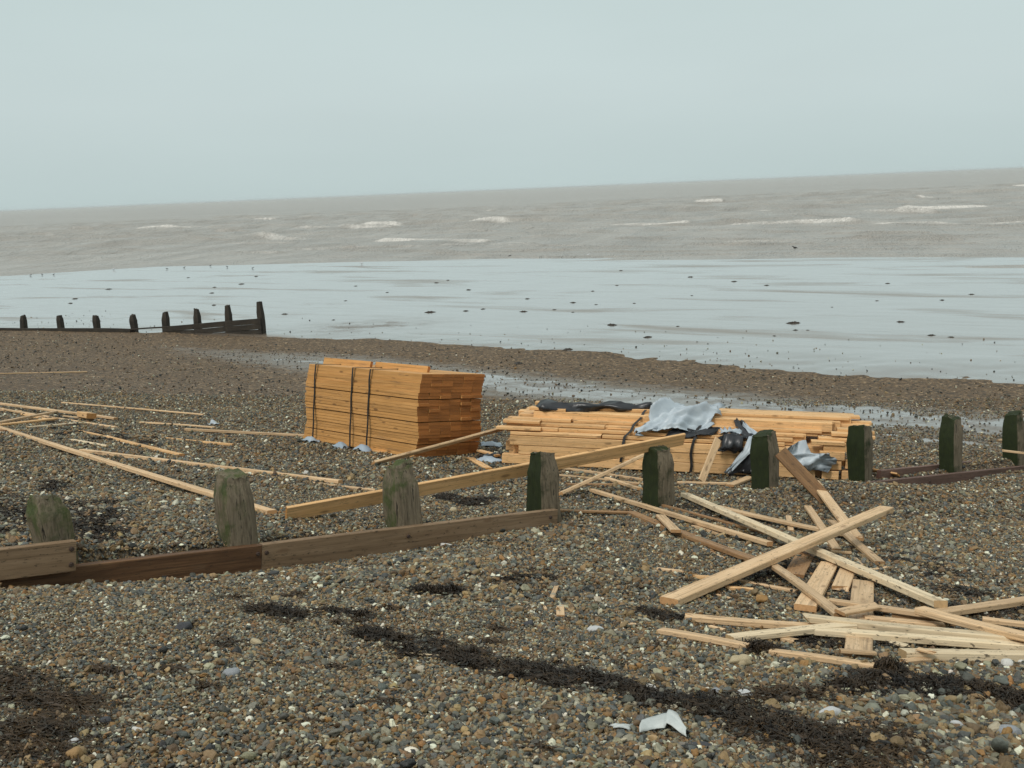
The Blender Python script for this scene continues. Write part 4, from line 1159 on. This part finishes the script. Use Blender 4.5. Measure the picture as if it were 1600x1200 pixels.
P, R = weed_points(path_pts([(1000, 955, .05), (1060, 975, .06)], 8) + path_pts([(1180, 1015, .06), (1215, 1000, .05)], 8) + path_pts([(1250, 890, .1), (1180, 910, .08), (1290, 870, .1), (1330, 940, .08), (1380, 1000, .08), (1250, 1000, .06)], 10, (18, 8)) + path_pts([(1460, 880, .10), (1380, 870, .1), (1590, 960, .12), (1440, 960, .08)], 16, (20, 10)) + path_pts([(1060, 790, .1), (1200, 840, .08)], 10, (14, 8)) + path_pts([(1400, 1008, .06), (1560, 1008, .06)], 10, (10, 4)))
tag(link('seaweed', weed_mesh('seaweed', P, R, 8000, WEED, (.03, .12), (.002, .006), .018)), 'dark seaweed scraps caught among the crossed planks', 'seaweed', None, 'stuff')
P, R = weed_points(path_pts([(40, 810, .18), (120, 800, .22), (180, 800, .2), (150, 840, .15), (0, 790, .25), (20, 835, .2)], 8, (14, 7)) + path_pts([(70, 765, .08), (85, 770, .08)], 5) + path_pts([(690, 780, .08), (770, 790, .1)], 8) + path_pts([(230, 690, .06), (100, 672, .08), (60, 660, .1)], 10))
tag(link('seaweed', weed_mesh('seaweed', P, R, 9000, WEED, (.05, .15), (.003, .008), .025)), 'dark seaweed spread behind the first groyne post', 'seaweed', None, 'stuff')
P, R = weed_points([(720 + random.gauss(0, 600), 950 + random.gauss(0, 90), random.uniform(.02, .05)) for _ in range(90)])
ok = (P[:, 1] > 2.5) & (P[:, 1] < 9) & (np.abs(P[:, 0]) < 5)
tag(link('seaweed', weed_mesh('seaweed', P[ok], R[ok], 2600, WEED_BROWN, (.03, .1), (.003, .007), .012)), 'small dark scraps of dry weed scattered over the foreground pebbles', 'seaweed', None, 'stuff')
CL = 'clumps of seaweed on the beach'
for lab, pts, n, hg in (('bushy black seaweed clump lying alone above the wrack line', [(665, 925, .07), (690, 927, .08), (707, 926, .05)], 650, .06),
                    ('big black seaweed heap in front of the snapped plank', [(1370, 1065, .14), (1410, 1070, .2), (1450, 1075, .2), (1500, 1080, .18), (1550, 1085, .12), (1340, 1078, .1), (1590, 1100, .15)], 5200, .05),
                    ('dark weed tuft on the end of the notched thin plank', [(1185, 1018, .05), (1200, 1022, .05)], 420, .07),
                    ('thin dark weed streak left of the square orange chip', [(790, 908, .05), (820, 903, .06), (850, 905, .05)], 420, .025),
                    ('weed tuft on a stone at the snapped plank end', [(1392, 1050, .06)], 260, .09)):
    P, R = weed_points(pts)
    tag(link('seaweed_clump', weed_mesh('seaweed_clump', P, R, int(n * 1.8), WEED, (.03, .12), (.0015, .006), hg * .6)), lab, 'seaweed', CL)
def lump_mesh(name, mat, seed, n=14):
    """a low ragged heap of weed: bumpy cap with strands"""
    r = random.Random(seed)
    V = [(0, 0, .16)]; Fc = []
    for ring, (rr, z) in enumerate(((.22, .15), (.4, .09), (.6, .03), (.75, -.05))):
        for j in range(n):
            a = j / n * 6.283; q = rr * r.uniform(.65, 1.35)
            V.append((math.cos(a) * q, math.sin(a) * q * .75, max(-.05, z * r.uniform(.5, 1.5))))
    for j in range(n): Fc.append((0, 1 + j, 1 + (j + 1) % n))
    for g in range(3):
        for j in range(n):
            k = (j + 1) % n
            Fc.append((1 + g * n + j, 1 + (g + 1) * n + j, 1 + (g + 1) * n + k, 1 + g * n + k))
    for _ in range(14):
        a = r.uniform(0, 6.283); b = a + r.uniform(-.6, .6); l1 = r.uniform(.7, 1.1); i = len(V)
        V += [(math.cos(a) * .3, math.sin(a) * .25, .12), (math.cos(a) * .3 + .04, math.sin(a) * .25 + .04, .12), (math.cos(b) * l1, math.sin(b) * l1 * .7, .02)]
        Fc.append((i, i + 1, i + 2))
    return mesh(name, V, Fc, mat)
LUMPS = [lump_mesh('seaweed_clump', WEED, s_) for s_ in range(4)]
SPOTS = [(117, 467, 8), (110, 474, 8), (170, 452, 8), (294, 434, 5), (335, 449, 6), (331, 458, 7), (334, 477, 8), (377, 444, 8), (445, 491, 9), (521, 500, 6), (672, 488, 13), (728, 486, 9), (755, 483, 7),
         (682, 442, 7), (700, 438, 6), (556, 447, 5), (732, 453, 8), (605, 457, 5), (818, 487, 10), (824, 467, 8), (866, 484, 6), (895, 473, 9), (895, 488, 5), (931, 476, 5), (926, 455, 6), (964, 446, 5), (991, 474, 5),
         (1059, 510, 6), (1079, 433, 8), (1081, 462, 5), (1147, 440, 8), (1198, 446, 7), (1243, 516, 8), (1262, 516, 5), (1210, 525, 6), (1387, 443, 7), (1407, 503, 11), (1472, 469, 8), (1518, 460, 7), (970, 423, 6), (1455, 524, 11), (1486, 527, 9), (400, 432, 6), (1370, 470, 5), (1300, 480, 4), (540, 470, 5)]
def clump(px, py, wpx, lab, sd_):
    c = hit(px, py)
    d = (c - EYE) @ FW
    sc = wpx / FOC * d / 1.3
    o = link('seaweed_clump', LUMPS[sd_ % 4], None, Matrix.Translation(Vector(c)) @ Matrix.Rotation(sd_ * 1.9, 4, 'Z') @ Matrix.Diagonal((sc, sc, sc * .9, 1)))
    tag(o, lab, 'seaweed', 'small seaweed clumps on the wet sand')
ANCH = [(60, 'the leftmost far posts'), (149, 'the third far post'), (208, 'the fourth far post'), (300, 'the sixth far post'), (355, 'the seventh far post'), (406, 'the tallest far post'), (540, 'the left of the square pack'), (700, 'the right of the square pack'),
        (820, 'the gap between stacks'), (920, 'the black film roll'), (1060, 'the silver sheet'), (1195, 'the sixth post'), (1345, 'the seventh post'), (1488, 'the eighth post'), (1590, 'the last post')]
keys = {}
for i, (px, py, wpx) in enumerate(SPOTS):
    band = 'just below the water edge' if py < 445 else ('midway on wet sand' if py < 481 else 'low on wet sand')
    keys.setdefault((band, min(ANCH, key=lambda q: abs(q[0] - px))[1]), []).append((px, i))
for (band, an), m_ in keys.items():
    m_.sort()
    for q, (px, i) in enumerate(m_):
        tail = '' if len(m_) == 1 else (', left one' if q == 0 else (', right one' if q == len(m_) - 1 else ', ' + ['', 'second', 'third', 'fourth'][q] + ' from left'))
        clump(SPOTS[i][0], SPOTS[i][1], SPOTS[i][2] * 1.15, 'seaweed clump ' + band + ' above ' + an + tail, i)
clump(1240, 505, 21, 'largest dark seaweed clump out on the wet sand', 101)
clump(956, 508, 17, 'flat dark seaweed clump on wet sand straight above the silver sheet', 102)
clump(1012, 527, 15, 'dark mounded seaweed clump near the shingle edge of the wet sand', 103)
clump(888, 546, 15, 'dark seaweed clump right on the border of shingle and wet sand', 104)
clump(810, 568, 19, 'dark seaweed clump on the brown ridge behind the square pack', 105)

# ------------------------------------------------------------------ stones that stand out
def stone_mesh(name, mat, seed, lobes=1):
    import bmesh
    bm = bmesh.new()
    r = random.Random(seed)
    for q in range(lobes):
        b2 = bmesh.ops.create_icosphere(bm, subdivisions=3, radius=.5 if lobes == 1 else r.uniform(.2, .34))
        ax = [(r.uniform(1, 3.2), r.uniform(0, 6.28), Vector((r.gauss(0, 1), r.gauss(0, 1), r.gauss(0, 1))).normalized()) for _ in range(6)]
        of = Vector((0, 0, 0)) if lobes == 1 else Vector((r.uniform(-.35, .35), r.uniform(-.2, .2), r.uniform(-.05, .12)))
        for v in b2['verts']:
            d = v.co.normalized()
            k = 1 + sum(.06 * math.sin(f * 2 * d.dot(a) + p) for f, p, a in ax) + (.03 * math.sin(17 * d.x) * math.sin(15 * d.y + 1) if lobes > 1 else 0)
            v.co = v.co * k + of
    me = bpy.data.meshes.new(name)
    bm.to_mesh(me); bm.free()
    me.materials.append(mat)
    me.polygons.foreach_set('use_smooth', [True] * len(me.polygons))
    return me
ST = {k: mat_onestone('stone_' + k, *v) for k, v in {'white': ((.62, .60, .55), (.48, .46, .42)), 'grey': ((.20, .21, .22), (.30, .31, .32)), 'dark': ((.035, .036, .04), (.06, .06, .065)), 'amber': ((.26, .15, .055), (.34, .21, .09)), 'cream': ((.46, .38, .24), (.34, .27, .16)), 'pale': ((.40, .41, .41), (.52, .52, .50))}.items()}
def stone(lab, px, py, wpx, asp, flat, kind, rot=0, lobes=1, name='stone', cat='stone'):
    c = hit(px, py)
    d = (c - EYE) @ FW
    sc = wpx / FOC * d
    zc = sc * flat * .3
    o = link(name, stone_mesh(name, ST[kind], int(px + py), lobes), None, Matrix.Translation(Vector(c) + Vector((0, 0, zc))) @ Matrix.Rotation(rot, 4, 'Z') @ Matrix.Diagonal((sc, sc * asp, sc * flat, 1)))
    return tag(o, lab, cat, 'stones that stand out on the shingle')
stone('cream coloured elongated stone lying alone above the middle of the left foreground', 400, 1008, 22, .5, .6, 'cream', -.7)
stone('smooth light grey oval stone in the left foreground', 360, 1056, 26, .8, .6, 'grey', .3)
stone('dark slate grey stone tilted in the upper left foreground', 287, 984, 26, .6, .6, 'dark', .5)
stone('white pebble among brown ones near the bottom left', 215, 1144, 18, .6, .6, 'white', -.2)
stone('broad pale stone near the bottom left corner', 117, 1162, 20, .8, .6, 'pale', 0)
stone('amber brown stone at the bottom left', 118, 1184, 26, .9, .8, 'amber', .4)
stone('blackish stone with a grey one close behind it at the left', 165, 1130, 18, .9, .8, 'dark', 0)
stone('round black stone left of the flat pale stone', 828, 979, 15, .95, .85, 'dark', 0)
stone('flat pale bluish stone right of the round black one', 929, 987, 27, .6, .4, 'pale', .1)
stone('white stone lying close in front of the grey groyne board', 644, 856, 14, .8, .7, 'white', 0)
stone('flat white stone lying right of the one before the groyne board', 697, 854, 22, .5, .3, 'white', -.5)
stone('cream stone lying between the long plank and the third post', 709, 799, 12, .8, .7, 'cream', 0)
stone('white stone upright in the pebbles under the long plank on edge', 478, 741, 8, .8, .9, 'white', 0)
stone('lumpy cream sponge below the pale rising plank', 1160, 1040, 40, .8, .7, 'cream', .2, 7, 'sponge', 'sponge')
stone('small cream sponge at the weed tuft', 1199, 1026, 20, .9, .8, 'cream', .5, 4, 'sponge', 'sponge')
stone('white shell standing on the wrack line', 1018, 1079, 20, .4, .7, 'white', -.8, 1, 'shell', 'shell')
stone('smooth pale stone on the upper side of the wrack line', 1165, 1090, 25, .75, .65, 'pale', -.1)
stone('light grey stone left of the smooth pale one', 1119, 1083, 17, .8, .6, 'grey', 0)
stone('long pale stone at the right of the wrack line', 1296, 1119, 36, .55, .45, 'pale', .35)
stone('tall white stone below the weed draped plank', 1573, 1043, 19, .9, .95, 'white', 0)
stone('white stone cut by the right edge beside the tall white one', 1594, 1038, 18, .8, .6, 'white', 0)
stone('round whitish stone beside the big black seaweed heap', 1367, 1077, 15, .9, .9, 'pale', 0)
stone('pale stone in front of the big black seaweed heap', 1477, 1084, 14, .8, .8, 'white', 0)
stone('dark flat slate in front of the white plastic strip', 1088, 1168, 36, .5, .3, 'dark', 0)
stone('blue grey stone half sunk in the wrack line', 850, 1050, 14, .8, .7, 'grey', 0)
stone('white stone with rusty side below the wrack line', 1495, 1137, 20, .7, .7, 'pale', -.4)
stone('broad greenish grey stone at the lower right', 1575, 1150, 44, .7, .5, 'grey', .2)
stone('tan stone at the lower right of the wrack line', 1330, 1155, 18, .8, .7, 'amber', .2)
stone('pinkish pale pebble in the thick weed', 1242, 1161, 11, .9, .7, 'pale', 0)

# white folded strip in the foreground
c0 = hit(1000, 1147); c1 = hit(1036, 1140); c2 = hit(1072, 1156)
n_ = 26
G = np.zeros((n_, 6, 3))
for i in range(n_):
    f = i / (n_ - 1)
    p = (1 - f) ** 2 * c0 + 2 * f * (1 - f) * (c1 + (c1 - (c0 + c2) / 2)) + f * f * c2
    hgt = .028 * math.exp(-((f - .62) / .22) ** 2) + .012
    wd = .11 if f < .6 else .11 - .07 * (f - .6) / .4
    for j in range(6):
        g = j / 5 - .5
        G[i, j] = (p[0] + g * wd * .25, p[1] + g * wd, float(ground_h(p[0], p[1] + g * wd)) + hgt * (1 - .5 * abs(g) * 2 * (f < .6)) + .012 + .02 * (g + .5))
tag(link('plastic_strip', crumple('plastic_strip', G, .003, WHITEP, 77, .003, .003)), 'white folded plastic strip lying on the foreground pebbles', 'plastic strip')
c = hit(972, 1143)
blob_sheet('plastic_scrap', c, (.06, 0, 0), (.0, .035, 0), WHITEP, 'small white plastic scrap just left of the folded strip', 78, 8, 8, .008)

# ------------------------------------------------------------------ birds at the water's edge
def bird_mesh(mat):
    rings = [(-.24, .10, .008), (-.17, .115, .025), (-.08, .13, .055), (.0, .14, .072), (.08, .16, .065), (.12, .195, .042), (.145, .225, .034), (.175, .24, .036), (.20, .238, .026), (.225, .232, .010), (.262, .226, .003)]
    V, Fc = [], []
    K = 10
    for x_, z_, r_ in rings:
        for j in range(K):
            a = j / K * 6.283
            V.append((x_, math.cos(a) * r_ * .9, z_ + math.sin(a) * r_))
    for i in range(len(rings) - 1):
        for j in range(K):
            Fc.append((i * K + j, i * K + (j + 1) % K, (i + 1) * K + (j + 1) % K, (i + 1) * K + j))
    Fc.append(tuple(range(K - 1, -1, -1))); Fc.append(tuple((len(rings) - 1) * K + j for j in range(K)))
    for sy in (-.022, .022):                        # legs with feet
        i = len(V)
        for (cx, z_) in ((.0, .09), (.005, .0)):
            for dx, dy in ((-.006, -.006), (.006, -.006), (.006, .006), (-.006, .006)): V.append((cx + dx, sy + dy, z_))
        Fc += [(i + j, i + (j + 1) % 4, i + 4 + (j + 1) % 4, i + 4 + j) for j in range(4)]
        j = len(V)
        V += [(-.005, sy, .004), (.045, sy - .02, .003), (.05, sy + .02, .003)]; Fc.append((j, j + 1, j + 2))
    return mesh('seabird', V, Fc, mat, True)
B_W = bird_mesh(simple('gull_plumage', (.62, .63, .63), (.42, .44, .46), 3, .7, .3, 0))
B_D = bird_mesh(simple('dark_plumage', (.03, .03, .032), (.07, .065, .06), 4, .7, .3, 0))
for i, (px, py, dk_, lab) in enumerate([(178, 422, 0, 'pale gull standing at the water edge above the far groyne'), (565, 413, 0, 'pale gull alone at the water edge above the square pack'), (919, 400, 0, 'pale gull at the water edge above the strewn stack'),
                               (1242, 390, 1, 'large dark bird standing in the shallow water'), (796, 402, 1, 'dark bird at the middle of the water edge')] +
                              [(a, b, 1, 'tiny dark wader at the water edge ' + l_) for a, b, l_ in ((48, 431, 'farthest left, first of three'), (66, 430, 'at the left, middle of three'), (84, 430, 'at the left, nearest the second far post'), (261, 421, 'above the fifth far post'), (288, 419, 'between the fifth and sixth far posts'), (329, 416, 'between the sixth and seventh far posts'), (355, 418, 'straight above the seventh far post'), (395, 420, 'above the tallest far post'))]):
    c = hit(px, py) if i != 3 else at_z(px, py, 0)
    sc = 1.05 if i == 3 else (.75 if i < 5 else .5)
    o = link('seabird', B_D if dk_ else B_W, None, Matrix.Translation(Vector(c)) @ Matrix.Rotation([.3, 2.8, -.2, 3.4, .1][i % 5], 4, 'Z') @ Matrix.Scale(sc, 4))
    tag(o, lab, 'bird', "birds along the water's edge")

# ------------------------------------------------------------------ sea air
def box_mesh(name, lo, hi):
    V = [(x, y, z) for x in (lo[0], hi[0]) for y in (lo[1], hi[1]) for z in (lo[2], hi[2])]
    Fc = [(0, 1, 3, 2), (4, 6, 7, 5), (0, 4, 5, 1), (2, 3, 7, 6), (0, 2, 6, 4), (1, 5, 7, 3)]
    me = bpy.data.meshes.new(name); me.from_pydata(V, [], Fc); me.update()
    return me
hz = bpy.data.materials.new('haze'); hz.use_nodes = True
ht = hz.node_tree
for n in list(ht.nodes): ht.nodes.remove(n)
ho = ht.nodes.new('ShaderNodeOutputMaterial'); hv = ht.nodes.new('ShaderNodeVolumePrincipled')
hv.inputs['Color'].default_value = (.92, .96, .96, 1); hv.inputs['Density'].default_value = HAZE
ht.links.new(hv.outputs[0], ho.inputs['Volume'])
hm = box_mesh('haze', (-19000, -60, -4.2), (19000, 15500, 8.0)); hm.materials.append(hz)
tag(link('haze', hm), kind='stuff')
